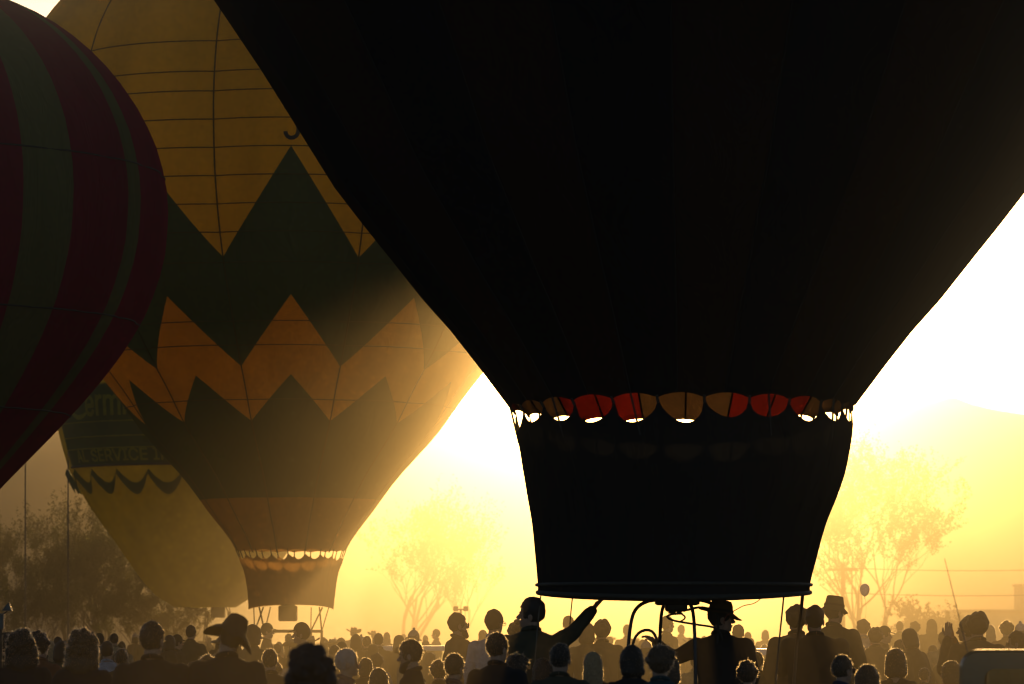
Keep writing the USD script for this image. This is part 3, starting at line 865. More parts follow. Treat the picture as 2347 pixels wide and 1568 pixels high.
# --- the people one can tell apart, nearest first; (x, y) is the top of the head or hat in the photograph
HATTOP = 1.80
put('wild', 50, 1446, 30, 'person with a big curly mop of edge-lit hair at the far left', 4, 1.775, hair='wild', coat='black', strays=900, seed=3)
put('curly_side', 93, 1451, 34, 'dark-haired person peeping out right beside the big curly mop', -30, 1.76, hair='curly', coat='rust', strays=250, seed=5)
put('wild2', 191, 1446, 28, 'person with long bushy hair glowing orange down its right side', -18, 1.775, hair='wild', hairc='brown', coat='black', strays=900, seed=8)
put('man_broad', 350, 1424, 26, 'broad short-haired man in a dark coat, back to us, left of the floppy hat', -6, 1.765, hair='short', coat='black', bulk=1.22, strays=160, seed=4, head_yaw=-18)
put('floppy', 520, 1406, 26, 'man in a dark floppy-brimmed hat that droops to the right', 10, 1.80, hair='short', hat='floppy', hatc='black', coat='black', bulk=1.15, seed=6, head_roll=14)
put('curly_near', 713, 1480, 18, 'blurred dark curly head closest to the camera, below the yellow balloon', 0, 1.775, hair='wild', coat='black', bulk=1.1, seed=12)
put('bald_right', 797, 1487, 29, 'person with close-cropped hair in profile, nose to the right', -82, 1.762, hair='short', hairc='grey', coat='navy', strays=300, seed=15)
put('beard_left', 943, 1466, 29, 'bearded man in profile facing left with his chin raised', 78, 1.762, hair='short', beard=True, coat='black', head_pitch=6, strays=260, seed=16)
put('child_rim', 868, 1535, 33, 'small child with a thin bright rim round the head, low below the yellow glow', 0, 1.80, hair='bob', hairc='brown', coat='olive', child=True, strays=300, seed=18)
put('woman_ear', 1043, 1499, 29, 'short person with flat dark hair and spectacles below the grey-coated man', -35, 1.76, hair='short', hairc='brown', coat='navy', glasses=True, strays=300, seed=19)
put('man_back', 1141, 1450, 29, 'dark-haired man in a dark jacket right in front of the man in the pale jacket', -25, 1.762, hair='short', coat='black', bulk=1.1, strays=220, seed=20, head_yaw=-15)
put('curly_mid', 1181, 1502, 30, 'curly-headed short person left of the arm-raising man', 20, 1.76, hair='curly', hairc='brown', coat='teal', strays=300, seed=21)
put('man_neck', 1284, 1474, 27, 'man with cropped dark hair seen from behind below the raised arm', -8, 1.762, hair='short', coat='olive', bulk=1.02, strays=260, seed=22)
put('woman_fair', 1359, 1494, 30, 'woman with long straight fair hair falling down her back', 0, 1.762, hair='long', hairc='fair', coat='brown', strays=500, seed=23)
put('near_dark', 1446, 1479, 27, 'dark-haired person directly below the left burner tube', 25, 1.762, hair='bob', coat='black', glasses=True, strays=200, seed=24)
put('curly_mid', 1513, 1486, 26, 'dark curly head just right of the small hose loop')
put('child_rim', 1534, 1505, 31, 'child with lit hair in front of the pilot, right of the curly head', -20, 1.80)
put('man_neck', 1733, 1496, 38, 'round dark head right of the pilot, near the pale car', 15)
put('curly_side', 1717, 1521, 31, 'short dark-haired person in front, right of the pilot and below the pale car', -40)
put('child_kid', 2053, 1491, 34, 'boy with a round bowl haircut seen from behind, left of the truck', -6, 1.80, hair='bob', coat='black', child=True, strays=260, seed=30)
put('woman_ear', 1932, 1505, 28, 'person bending forward with a thin lit edge below the man in the bucket hat', -50)
put('child_rim', 1986, 1528, 27, 'child leaning in front, between the bucket-hat man and the bowl-haired boy', 10, 1.80)

# --- the balloon's crew and the people close round it
put('pilot', 1653, 1377, 33.5, 'balloon pilot in a brimmed hat and jacket, one arm stretched to the burner frame', -16, 1.772, hair='short', hat='fedora', hatc='brown', coat='black', bulk=1.2, left='grip', right='pocket', head_yaw=-64, seed=31)
put('arm_man', 1217, 1368, 32.6, "man with head turned left, raising one arm to the dark skirt", 6, 1.762, hair='short', coat='olive', bulk=1.12, right='raise_far', left='down', seed=32, head_yaw=72, head_pitch=-8)
put('grey_coat', 1052, 1404, 42, 'bearded man in glasses with his collar turned up, facing right', -72, 1.762, hair='short', beard=True, coat='brown', bulk=1.28, glasses=True, seed=33, head_pitch=-4)
put('pale_jacket', 1134, 1397, 38, 'tall man in a pale blue-grey jacket and glasses, back turned', -22, 1.762, hair='short', coat='pale', bulk=1.12, glasses=True, seed=34, head_yaw=-14)
put('curly_side', 1184, 1426, 40, 'curly-haired person standing close behind the arm-raising man', 30)
put('hood_pair', 1347, 1426, 45, 'smooth-haired person, the left one of the close pair right of the raised arm', -30, 1.765, hair='bob', hairc='brown', coat='brown', bulk=1.05, seed=36)
put('hood_pair2', 1379, 1421, 45, 'broad-shouldered man, the right one of the close pair', 20, 1.762, hair='curly', coat='brown', bulk=1.2, seed=37)
put('mid_back', 1303, 1411, 58, 'orange-tinted man seen between the raised arm and the close pair', 0, 1.762, hair='short', coat='tan', bulk=1.1, seed=38)
put('wool_back', 1825, 1387, 38, 'bushy-haired person behind the leaning pole', 0, 1.765, hair='curly', coat='brown', bulk=1.1, seed=39)
put('pole_man', 1867, 1388, 35.5, 'stout person in a big dark coat holding the leaning pole', 6, 1.76, hair='short', coat='black', bulk=1.42, skirted=True, right='hold_pole', left='hold_pole', seed=40)
put('bucket_man', 1913, 1368, 41, 'man in a high-crowned bucket hat and glasses right of the leaning pole', -35, 1.775, hair='short', hat='bucket', hatc='olive', coat='olive', bulk=1.2, glasses=True, right='folded', left='folded', seed=41, head_yaw=-14)
put('camera_man', 2217, 1412, 38, 'man lifting a camera to his face behind the truck', 60, 1.765, hair='curly', coat='brown', right='camera', left='camera', seed=42)
put('hood_pair2', 2240, 1407, 37, 'tall bushy-haired man right behind the one with the camera', 10)
put('glint', 2329, 1446, 38, 'man in glasses facing left at the right edge, above the truck', 80, 1.762, hair='short', coat='black', glasses=True, seed=43)

# --- the middle of the crowd
put('man_tall', 438, 1433, 60, 'slim man standing alone between the broad man and the floppy hat', -12, 1.762, hair='short', coat='olive', right='pocket', left='pocket', seed=44)
put('cap', 407, 1454, 58, 'man in a flat cap beside the broad man\'s shoulder', -60, 1.775, hair='short', hat='cap', hatc='olive', coat='brown', seed=45)
put('hood_pair', 389, 1457, 55, 'bare head touching the broad man\'s right ear', 0)
put('bob_right', 582, 1430, 44, 'woman with bobbed hair behind the floppy hat\'s right brim', -55, 1.77, hair='bob', coat='olive', seed=46)
put('cap', 613, 1431, 62, 'man in a peaked cap facing right, left of the yellow balloon\'s basket', -88)
put('cap', 690, 1431, 45, 'man in a peaked cap facing left in front of the yellow balloon\'s basket', 88)
put('man_neck', 662, 1453, 72, 'hazy head in front of the yellow balloon\'s basket', 0)
put('man_back', 619, 1490, 34, 'dark round head left of the blurred curly one', 10)
put('curly_side', 476, 1507, 33, 'short dark-haired person at the left elbow of the man in the floppy hat', 15)
put('cowboy', 811, 1435, 88, 'far figure in a pale cowboy hat, the left and higher of two such hats', -20, 1.83, hair='short', hat='cowboy', hatc='tan', coat='tan', seed=47)
put('cowboy', 856, 1443, 104, 'far figure in a cowboy hat, the right and lower of two such hats', 15, 1.83)
put('bob_right', 815, 1455, 58, 'dark head under the left cowboy hat', 20)
put('man_neck', 841, 1459, 60, 'dark head between the two cowboy hats', 0)
put('man_tall', 867, 1453, 58, 'dark-haired man right of the lower cowboy hat', 20)
put('woman_fair', 887, 1450, 82, 'pale long-haired figure right of the two cowboy hats', 0)
put('child_kid', 843, 1516, 48, 'small round head below the group with cowboy hats', -10, 1.80)
put('cap', 783, 1474, 52, 'dark cap just above the cropped-haired profile', 30)
put('parka', 916, 1453, 58, 'figure in a long hooded coat left of the woolly hat', -10, 1.79, hair='short', hood=True, coat='brown', skirted=True, bulk=1.1, seed=48)
put('beanie', 949, 1440, 56, 'person in a thick woolly hat above the bearded profile', -30, 1.81, hair='bob', hat='beanie', hatc='grey', coat='brown', skirted=True, seed=49)
put('long_neck', 999, 1442, 86, 'far pale figure with long neck, facing left beside the man with the turned-up collar', 75, 1.762, hair='short', coat='tan', seed=50)
put('man_tall', 975, 1457, 92, 'small pale head between the woolly hat and the long-necked figure', 0)
put('curly_side', 1006, 1518, 36, 'dark head low at the collared man\'s left side', 0)
put('child_kid', 1243, 1513, 32, 'child low in front of the man stretching his arm', 15, 1.80)
put('man_neck', 1106, 1445, 66, 'head half hidden at the pale jacket\'s left shoulder', 20)
put('cap', 1437, 1434, 76, 'hazy squarish head under the burner, seen inside the left tube', 0)
put('man_tall', 1530, 1413, 58, 'orange-tinted man framed by the burner tubes', -60)
put('long_neck', 1562, 1433, 86, 'small pale figure right of the man framed by the burner tubes', -30)
put('beanie', 1481, 1474, 50, 'woolly hat behind the small hose loop', 0)
put('mid_back', 1692, 1433, 52, 'man in a light jacket behind the pilot\'s shoulder', 0)
put('man_tall', 1714, 1450, 76, 'pale head right of the light jacket', 10)
put('bob_right', 1754, 1445, 88, 'small pale head left of the thin rope', 0)
put('woman_fair', 1685, 1505, 40, 'long-haired head low behind the pilot\'s elbow', 0)
put('pale_collar', 1978, 1421, 58, 'round-headed person with a pale collar below the toy balloon', 5, 1.762, hair='curly', coat='grey', seed=52)
put('hood_pair2', 2004, 1441, 50, 'dark head right of the pale collar, the left of two touching heads', 30)
put('cap', 2028, 1438, 54, 'the right of two touching heads, in a cap', -100)
put('man_tall', 2062, 1425, 84, 'small hazy man, first of three in a row left of the camera man', 0)
put('pale_collar', 2096, 1427, 76, 'hazy curly head, middle of three in a row left of the camera man', 20)
put('parka', 2135, 1421, 76, 'hooded hazy figure, last of three in a row left of the camera man', 0)
put('bob_right', 2061, 1468, 48, 'dark bobbed head above the bowl-haired boy', 60)
put('woman_fair', 2090, 1459, 52, 'long-haired head left of the stooping coat', 40)
put('stoop', 2111, 1452, 45, 'person stooping forward in a long coat, left of the truck', 55, 1.68, hair='bob', coat='brown', skirted=True, bulk=1.15, lean=14, seed=53)
put('mid_back', 2163, 1449, 52, 'broad back between the stooping coat and the man with the camera', 0)
put('long_neck', 2176, 1441, 70, 'pale head left of the man with the camera', 0)
put('woman_fair', 2270, 1434, 66, 'pale long-haired head right of the tall bushy-haired man', 0)
put('curly_side', 2307, 1427, 58, 'curly hazy head near the right edge, below the shed roof', 0)
put('white_cap', 2338, 1429, 58, 'person in a white cap at the right edge', 20, 1.78, hair='short', hat='beanie', hatc='pale', coat='brown', seed=54)
put('man_back', 13, 1455, 36, 'dark head at the left edge, half cut by the frame', 0)
put('bob_right', 141, 1471, 40, 'dark bobbed head between the two bushy-haired people', 0)
put('man_tall', 133, 1461, 62, 'hazy head showing above the dark bob', 0)
put('woman_fair', 115, 1469, 58, 'hazy long-haired head left of the dark bob', 0)
put('cap', 228, 1454, 60, 'pale cap just right of the orange-lit bushy hair', 0)
put('pale_jacket', 246, 1472, 42, 'man in a pale jacket between the orange-lit hair and the broad man', 0)
put('mid_back', 262, 1453, 66, 'hazy round head standing highest left of the broad man', 0)
put('long_neck', 280, 1471, 70, 'smaller hazy head close to the broad man\'s left', 0)
put('man_neck', 278, 1489, 40, 'dark head at the broad man\'s left shoulder', 0)

# --- the many small figures deep in the haze, each named by whom it stands beside
SHORT = [(190, 'the bushy hair glowing orange'), (50, 'the big curly mop at the left'), (350, 'the broad man'), (438, 'the slim man standing alone'), (520, 'the floppy hat'), (582, 'the bobbed woman'), (690, 'the peaked cap facing left'),
         (713, 'the blurred curly head'), (797, 'the cropped-haired profile'), (833, 'the two cowboy hats'), (916, 'the long hooded coat'), (949, 'the woolly hat'), (999, 'the long-necked figure'), (1052, 'the turned-up collar'), (1134, 'the pale jacket'),
         (1217, 'the arm-raising man'), (1303, 'the raised arm'), (1363, 'the close pair'), (1446, 'the left burner tube'), (1530, 'the burner tubes'), (1600, 'the right burner tube'), (1653, 'the pilot'), (1733, 'the round head by the pale car'), (1790, 'the thin straight rope'),
         (1867, 'the stout pole holder'), (1913, 'the bucket hat'), (1978, 'the pale collar'), (2016, 'the two touching heads'), (2053, 'the bowl-haired boy'), (2096, 'the row of three hazy figures'), (2111, 'the stooping coat'), (2217, 'the man with the camera'), (2270, 'the truck roof'), (2329, 'the glinting glasses')]
LOOK = {'man_tall': 'slim bare-headed figure', 'cap': 'figure in a peaked cap', 'bob_right': 'bob-haired figure', 'woman_fair': 'long-haired figure', 'mid_back': 'broad short-haired figure', 'long_neck': 'short-haired figure in a pale coat', 'curly_side': 'curly-haired figure',
        'parka': 'hooded figure', 'hood_pair': 'smooth-haired figure', 'pale_collar': 'curly figure with a pale coat', 'beanie': 'figure in a woolly hat', 'cowboy': 'figure in a cowboy hat'}
rng = random.Random(77)
keys = list(LOOK)
said = set()
for i in range(175):
    Y = rng.choice([rng.uniform(44, 60), rng.uniform(60, 80), rng.uniform(88, 125)])
    px = rng.uniform(-40, 2390)
    top = rng.uniform(1452, 1472) if Y > 80 else rng.uniform(1458, 1478) if Y > 60 else rng.uniform(1474, 1500)
    key = rng.choice(keys)
    name, ref = min((abs(px - x), n, x) for x, n in SHORT)[1:]
    side = 'left of' if px < ref - 14 else 'right of' if px > ref + 14 else 'behind'
    far_word = 'faint distant' if Y > 80 else 'small hazy' if Y > 60 else 'hazy'
    label = f'{far_word} {LOOK[key]} {side} {name}'
    if label in said:
        continue
    said.add(label)
    loc, sc = stand(px, top, Y, 1.77)
    copy_of(PROTOS[key], label, loc, rng.uniform(-70, 70), sc, group='spectators at the hazy back of the crowd')

# dark heads low between the nearest people, filling the foot of the crowd
NEAR = [50, 93, 191, 350, 520, 713, 797, 943, 868, 1043, 1141, 1181, 1284, 1359, 1446, 1513, 1534, 1733, 1717, 2053, 1932, 1986, 1653, 1867]
low_keys = ['child_kid', 'curly_mid', 'man_neck', 'woman_ear', 'curly_side', 'child_rim', 'man_back', 'near_dark']
for i in range(60):
    px = rng.uniform(0, 2190)
    if min(abs(px - n) for n in NEAR) < 26:
        continue
    Y = rng.uniform(35, 44)
    key = rng.choice(low_keys)
    name, ref = min((abs(px - x), n, x) for x, n in SHORT)[1:]
    label = f'dark {["bowl-haired child", "curly head", "cropped head", "bespectacled head", "tousled head", "small child", "round head", "bobbed head"][low_keys.index(key)]} low down {"left" if px < ref else "right"} of {name}'
    if label in said:
        continue
    said.add(label)
    NEAR.append(px)
    loc, sc = stand(px, rng.uniform(1504, 1532), Y, 1.77)
    copy_of(PROTOS[key], label, loc, rng.uniform(-60, 60), sc, group='heads low in the front of the crowd')

# ---------------------------------------------------------------- burner, frame and basket of the dark balloon
METAL = plain('dark_metal', (0.05, 0.05, 0.055), 0.35, 0.2, 30, metallic=0.8)
RUBBER = plain('hose_rubber', (0.02, 0.02, 0.02), 0.6)
ROPE = plain('rope_fibre', (0.10, 0.075, 0.045), 0.9, 0.3, 60)
CORD = plain('red_cord', (0.22, 0.03, 0.02), 0.8)
bx = (1552 - 1173.5) * K * BY
TURN = 17.4
half = 0.43 / math.sqrt(2)


def about(dx, dy, z):
    c, s = math.cos(math.radians(TURN)), math.sin(math.radians(TURN))
    return np.array([bx + dx * c - dy * s, BY + dx * s + dy * c, z])


def zpx(py):
    return EYE + (HORIZON - py) * K * BY


# corner posts of the frame stand on the diagonals: bent tubes that curve in to the burner
diag = [(math.cos(math.radians(a + TURN)) * 0.43, math.sin(math.radians(a + TURN)) * 0.43) for a in (0, 90, 180, 270)]
rim = basket(big, bx, BY, 0.5, TURN + 45, 0.98)
for ddx, ddy in diag:
    base = np.array([bx + ddx * 1.12, BY + ddy * 1.12, 1.08])
    top = zpx(1379)
    pts = smooth_path([base, base + (0, 0, 0.25), (bx + ddx * 1.05, BY + ddy * 1.05, top - 0.22), (bx + ddx * 0.93, BY + ddy * 0.93, top - 0.07), (bx + ddx * 0.68, BY + ddy * 0.68, top), (bx + ddx * 0.3, BY + ddy * 0.3, top + 0.004)], 30)
    part(big, 'frame_tube', tube(pts, 0.017, 8), METAL, smooth=True)
burner = [box(0.40, 0.30, 0.075, (bx, BY, zpx(1377)), 0.012), box(0.20, 0.18, 0.10, (bx - 0.01, BY, zpx(1390)), 0.02)]
for s in (-1, 1):
    cyl = trimesh.creation.cylinder(radius=0.085, height=0.30, sections=20)
    cyl.apply_translation((bx + s * 0.10, BY, zpx(1350)))
    burner.append(cyl)
part(big, 'burner', join(*burner), METAL)
coil = [(bx + 0.13 * math.cos(a), BY + 0.13 * math.sin(a), zpx(1362) + 0.006 * a) for a in np.linspace(0, 8 * math.pi, 90)]
part(big, 'burner_coil', tube(coil, 0.008, 6), METAL, smooth=True)
for k, (x, y, w) in enumerate([(1540, 1400, 0.055), (1556, 1403, 0.05), (1567, 1396, 0.04)]):
    c = P(x, y, BY)
    b_ = part(big, 'valve', join(box(w, 0.05, 0.05, c, 0.008), tube([c, c + (0, 0, 0.06)], 0.012, 8), tube([c + (-0.035, 0, -0.02), c + (0.035, 0, -0.012)], 0.008, 6)), METAL)
part(big, 'valve_handle', tube(smooth_path([P(1562, 1408, BY), P(1570, 1414, BY), P(1560, 1424, BY - 0.02)], 10), 0.008, 6), METAL)


def hose(pts, r, name='fuel_hose', mat=None):
    return part(big, name, tube(smooth_path([P(*p) for p in pts], 28), r, 8), mat or RUBBER, smooth=True)


hose([(1572, 1399, BY), (1588, 1395, BY), (1606, 1392, BY), (1630, 1397, BY), (1643, 1409, BY - 0.1), (1646, 1440, BY - 0.12), (1640, 1500, BY - 0.1), (1636, 1590, BY - 0.1)], 0.011)
hose([(1552, 1407, BY), (1536, 1409, BY - 0.05), (1529, 1414, BY - 0.1), (1540, 1421, BY - 0.16), (1575, 1428, BY - 0.2), (1606, 1433, BY - 0.2), (1640, 1440, BY - 0.2), (1655, 1470, BY - 0.1), (1656, 1590, BY - 0.1)], 0.010)
hose([(1449, 1500, BY - 0.3), (1453, 1468, BY - 0.3), (1463, 1452, BY - 0.3), (1481, 1444, BY - 0.3), (1494, 1447, BY - 0.3), (1503, 1460, BY - 0.3), (1506, 1500, BY - 0.3), (1508, 1590, BY - 0.3)], 0.014)


def line(name, pts, r, mat, label, cat, n=24):
    return solo(name, tube(smooth_path([P(*p) for p in pts], n), r, 7), mat, label, cat, smooth=True)


line('rope', [(1240, 1357, 33.3), (1235, 1410, 32.2), (1229, 1480, 31.6), (1224, 1560, 31.2), (1218, 1850, 30.4)], 0.006, ROPE, 'thin rope from the dark skirt\'s left corner in front of the arm-raising man', 'rope')
line('rope', [(1313, 1365, 34.2), (1308, 1410, 34.6), (1303, 1475, 34.8), (1296, 1850, 35)], 0.006, ROPE, 'thin rope from the dark skirt down past the orange-tinted man', 'rope')
line('rope', [(1796, 1359, 33.2), (1789, 1440, 32.6), (1782, 1510, 32.4), (1776, 1600, 32), (1764, 1860, 31.6)], 0.008, ROPE, 'straight rope from the skirt rim left of the leaning pole', 'rope')
line('cord', [(1748, 1365, 33.2), (1738, 1377, 33.2), (1722, 1385, 33.2), (1706, 1388, 33.2), (1692, 1395, 33.2), (1676, 1404, 33.2), (1660, 1430, 33.1)], 0.0045, CORD, 'thin wavy red cord between the skirt rim and the pilot\'s hat', 'cord')
solo('pole', tube([P(1840, 1359, 33.4), P(1835, 1412, 34.4), P(1826, 1480, 34.9), P(1800, 1830, 34.6)], 0.016, 10), METAL, 'thick dark pole leaning from the skirt rim into the stout person\'s hands', 'pole', smooth=True)

# ---------------------------------------------------------------- trees
BARK = plain('bark', (0.055, 0.045, 0.035), 0.95, 0.3, 12, bump=0.5)
LEAVES = {k: usdkit.material(stage, '/World/Looks/leaves_' + k, {'o': ('geometry', {}), 'n': ('noise_texture', {'scale': 0.9, 'detail': 3.0}), 'r': ('rgb_ramp', {'ramp': [(0.3, tuple(np.array(c) * 0.6)), (0.7, tuple(np.array(c) * 1.25))]}),
                                                                'd': ('diffuse_bsdf', {}), 't': ('translucent_bsdf', {}), 'x': ('mix_closure', {'fac': 0.35})},
                              [('o.position', 'n.vector'), ('n.fac', 'r.fac'), ('r.color', 'd.color'), ('r.color', 't.color'), ('d.BSDF', 'x.closure1'), ('t.BSDF', 'x.closure2')], surface='x.closure')
          for k, c in dict(green=(0.055, 0.075, 0.03), autumn=(0.10, 0.075, 0.03)).items()}


def limb(rnd, p, d, length, r, depth, out, tips, spread, up):
    n = 6
    pts = [p]
    d = d / np.linalg.norm(d)
    for i in range(n):
        d = d + np.array([rnd.gauss(0, 0.11), rnd.gauss(0, 0.11), rnd.gauss(0.0, 0.05) + up])
        d /= np.linalg.norm(d)
        pts.append(pts[-1] + d * length / n)
    pts = np.array(pts)
    rad = np.linspace(r, r * (0.55 if depth else 0.25), n + 1)
    out.append((depth, tube(pts, rad, 7 if r > 0.05 else 4 if r > 0.015 else 3, False)))
    if depth == 0:
        tips.append(pts)
        return
    kids = rnd.randint(3, 4)
    for k in range(kids):
        t = rnd.uniform(0.3, 1.0) if k else 1.0
        i = min(n - 1, int(t * n))
        q = pts[i] + (pts[i + 1] - pts[i]) * (t * n - i if t < 1 else 1)
        a = rnd.uniform(0, 2 * math.pi)
        side = np.array([math.cos(a), math.sin(a) * 0.8, rnd.uniform(-0.1, 0.35)])
        nd = d * (1 - spread) + side * spread
        limb(rnd, q, nd, length * rnd.uniform(0.6, 0.85), rad[i] * rnd.uniform(0.5, 0.68), depth - 1, out, tips, spread, up)


def tree(label, px, base_Y, top_py, width_px, seed, leafy, mat, stems=1, spread=0.5, depth=4, leaf=0.05, up=0.02, group=None, lean=0.0):
    rnd = random.Random(seed)
    x = (px - 1173.5) * K * base_Y
    H = EYE + (HORIZON - top_py) * K * base_Y
    W = width_px * K * base_Y
    out, tips = [], []
    for s in range(stems):
        a = rnd.uniform(0, 6.28)
        d = np.array([math.cos(a) * 0.28 * (stems > 1) + lean, math.sin(a) * 0.2 * (stems > 1), 1.0])
        limb(rnd, np.array([0.14 * math.cos(a) * (stems > 1), 0.14 * math.sin(a) * (stems > 1), -0.3]), d, H * 0.34, 0.026 * H / math.sqrt(stems), depth, out, tips, spread, up)
    allp = np.vstack([m.vertices for _, m in out])
    sx_ = W / max(np.percentile(allp[:, 0], 99) - np.percentile(allp[:, 0], 1), 1e-3)
    sz_ = H / np.percentile(allp[:, 2], 99.7)
    sc = np.array([sx_, min(sx_, sz_ * 1.2), sz_])
    t = thing('tree', label, 'tree', (x, base_Y, 0.0), 0.0, None, group)
    trunk = join(*[m for d_, m in out if d_ >= depth - 1])
    twigs = join(*[m for d_, m in out if d_ < depth - 1])
    for m in (trunk, twigs):
        m.vertices = np.array(m.vertices) * sc
    part(t, 'trunk', trunk, BARK, smooth=True)
    part(t, 'branches', twigs, BARK)
    rr = np.random.default_rng(seed)
    T_ = np.vstack([p[1:] for p in tips]) * sc
    T_ = T_[T_[:, 2] > 0.16 * H]
    dens = meshkit.noise(T_ / (0.12 * H) + seed, seed)
    T_ = T_[dens > 0.22]
    n = leafy
    c = T_[rr.integers(0, len(T_), n)] + rr.normal(0, 0.02 * H ** 0.5, (n, 3))
    a, b = rr.normal(size=(n, 3)), rr.normal(size=(n, 3))
    a /= np.linalg.norm(a, axis=1, keepdims=True)
    b -= a * (a * b).sum(1, keepdims=True)
    b /= np.linalg.norm(b, axis=1, keepdims=True)
    l = rr.uniform(0.6, 1.4, (n, 1)) * leaf
    v = np.stack([c - a * l, c + b * l * 0.45, c + a * l, c - b * l * 0.45], 1).reshape(-1, 3)
    q = np.arange(n) * 4
    part(t, 'crown', trimesh.Trimesh(v, np.vstack([np.stack([q, q + 1, q + 2], 1), np.stack([q, q + 2, q + 3], 1)]), process=False), mat)
    return t


tree('fine-twigged tree at the far left edge, half out of the frame', 15, 150, 1163, 230, 11, 13000, LEAVES['green'], 3, 0.36, 5, 0.055, 0.05)
tree('tallest of the dark leafy trees below the maroon balloon', 165, 156, 1150, 260, 23, 17000, LEAVES['green'], 4, 0.36, 5, 0.055, 0.05)
tree('leafy tree right of the tallest, ending at the green balloon\'s edge', 262, 148, 1205, 210, 35, 11000, LEAVES['green'], 3, 0.38, 5, 0.055, 0.05)
tree('low bushy tree at the foot of the green balloon', 330, 143, 1290, 170, 41, 9000, LEAVES['green'], 4, 0.45, 5, 0.06, 0.03)
tree('thin low tree between the green balloon and the floppy hat', 420, 146, 1345, 150, 47, 4500, LEAVES['green'], 4, 0.45, 4, 0.06, 0.03)
tree('low scrubby tree between the two bushy heads', 90, 140, 1310, 190, 49, 6500, LEAVES['green'], 4, 0.45, 5, 0.055, 0.04)
tree('pale ghostly tree in the glare right of the yellow balloon', 935, 235, 1120, 270, 52, 14000, LEAVES['autumn'], 4, 0.42, 5, 0.075, 0.04)
tree('faint bare tree beside the dark skirt, right of the ghostly one', 1060, 240, 1200, 160, 58, 4000, LEAVES['autumn'], 3, 0.38, 4, 0.08, 0.04)
tree('big feathery tree in the golden haze right of the dark skirt', 1990, 172, 1004, 420, 64, 36000, LEAVES['autumn'], 4, 0.44, 5, 0.062, 0.03, None, 0.05)
tree('low rounded bush behind the three hazy figures', 2085, 145, 1372, 130, 70, 7000, LEAVES['autumn'], 5, 0.5, 4, 0.06)
tree('second low bush, nearer the shed', 2180, 148, 1392, 100, 75, 5000, LEAVES['autumn'], 5, 0.5, 4, 0.06)

# ---------------------------------------------------------------- shed, poles and wires
WALL = plain('shed_wall', (0.25, 0.21, 0.17), 0.9, 0.15, 3)
ROOF = plain('shed_roof', (0.12, 0.10, 0.09), 0.8, 0.2, 4)
SY = 175.0
sh0, sh1 = P(2186, 1397, SY), P(2560, 1397, SY)
roofz = sh0[2]
shed = thing('shed', 'low flat-roofed shed at the right edge behind the crowd', 'shed', ((sh0[0] + sh1[0]) / 2, SY + 2.5, 0))
L = sh1[0] - sh0[0]
part(shed, 'wall', box(L - 0.3, 5.0, roofz - 0.12 + 0.4, (0, 0, (roofz - 0.12 - 0.4) / 2)), WALL)
part(shed, 'roof', box(L, 5.4, 0.14, (0, 0, roofz - 0.07), 0.02), ROOF)
dark = plain('window_glass', (0.03, 0.035, 0.04), 0.15)
for i in range(3):
    wx = -L / 2 + 1.4 + i * 2.2
    fr_ = part(shed, 'window', box(1.0, 0.06, 0.8, (wx, -2.52, 1.35), 0.01), ROOF)
    part(fr_, 'pane', box(0.88, 0.02, 0.68, (wx, -2.565, 1.35)), dark)
part(shed, 'door', box(0.9, 0.06, 1.95, (-L / 2 + 8.2, -2.52, 0.975), 0.01), ROOF)
tall = P(2337, 1341, SY)
solo('chimney', join(box(0.75, 0.6, 3.0, (tall[0] + 0.3, SY + 1.2, tall[2] - 1.5), 0.02), box(0.9, 0.75, 0.12, (tall[0] + 0.3, SY + 1.2, tall[2]), 0.02)), WALL, 'square chimney block rising above the shed at the right edge', 'chimney')
WY = 150.0
WOOD = plain('pole_wood', (0.08, 0.06, 0.045), 0.9)
polex = []
for px, lab in ((1932, 'utility pole hidden among the trunks of the big feathery tree'), (2520, 'utility pole beyond the right edge')):
    p = P(px, 1292, WY)
    t = thing('utility_pole', lab, 'pole', (p[0], WY, 0))
    part(t, 'post', tube([(0, 0, -0.3), (0, 0, p[2])], (0.11, 0.08), 10), WOOD)
    part(t, 'crossarm', box(1.2, 0.09, 0.11, (0, -0.1, p[2] - 0.25)), WOOD)
    polex.append((p[0], p[2]))
for dz, lab in ((-0.17, 'upper overhead wire crossing the haze above the shed'), (-1.2, 'lower overhead wire just above the shed roof')):
    a, b = np.array([polex[0][0], WY, polex[0][1] + dz]), np.array([polex[1][0], WY, polex[1][1] + dz])
    u = np.linspace(0, 1, 24)[:, None]
    solo('overhead_wire', tube(a * (1 - u) + b * u - np.array([0, 0, 1.0]) * 4 * u * (1 - u) * 0.12, 0.016, 5), METAL, lab, 'wire')
for px, lab in ((58, 'tall thin mast rising behind the trees at the far left'), (156, 'second thin mast, touching the green balloon\'s border')):
    p = P(px, 1000 if px < 100 else 1035, 128)
    t = thing('mast', lab, 'mast', (p[0], 128, 0))
    part(t, 'post', tube([(0, 0, -0.3), (0, 0, p[2])], (0.035, 0.02), 8), METAL)
    part(t, 'footing', box(0.4, 0.4, 0.12, (0, 0, 0.04), 0.01), WALL)

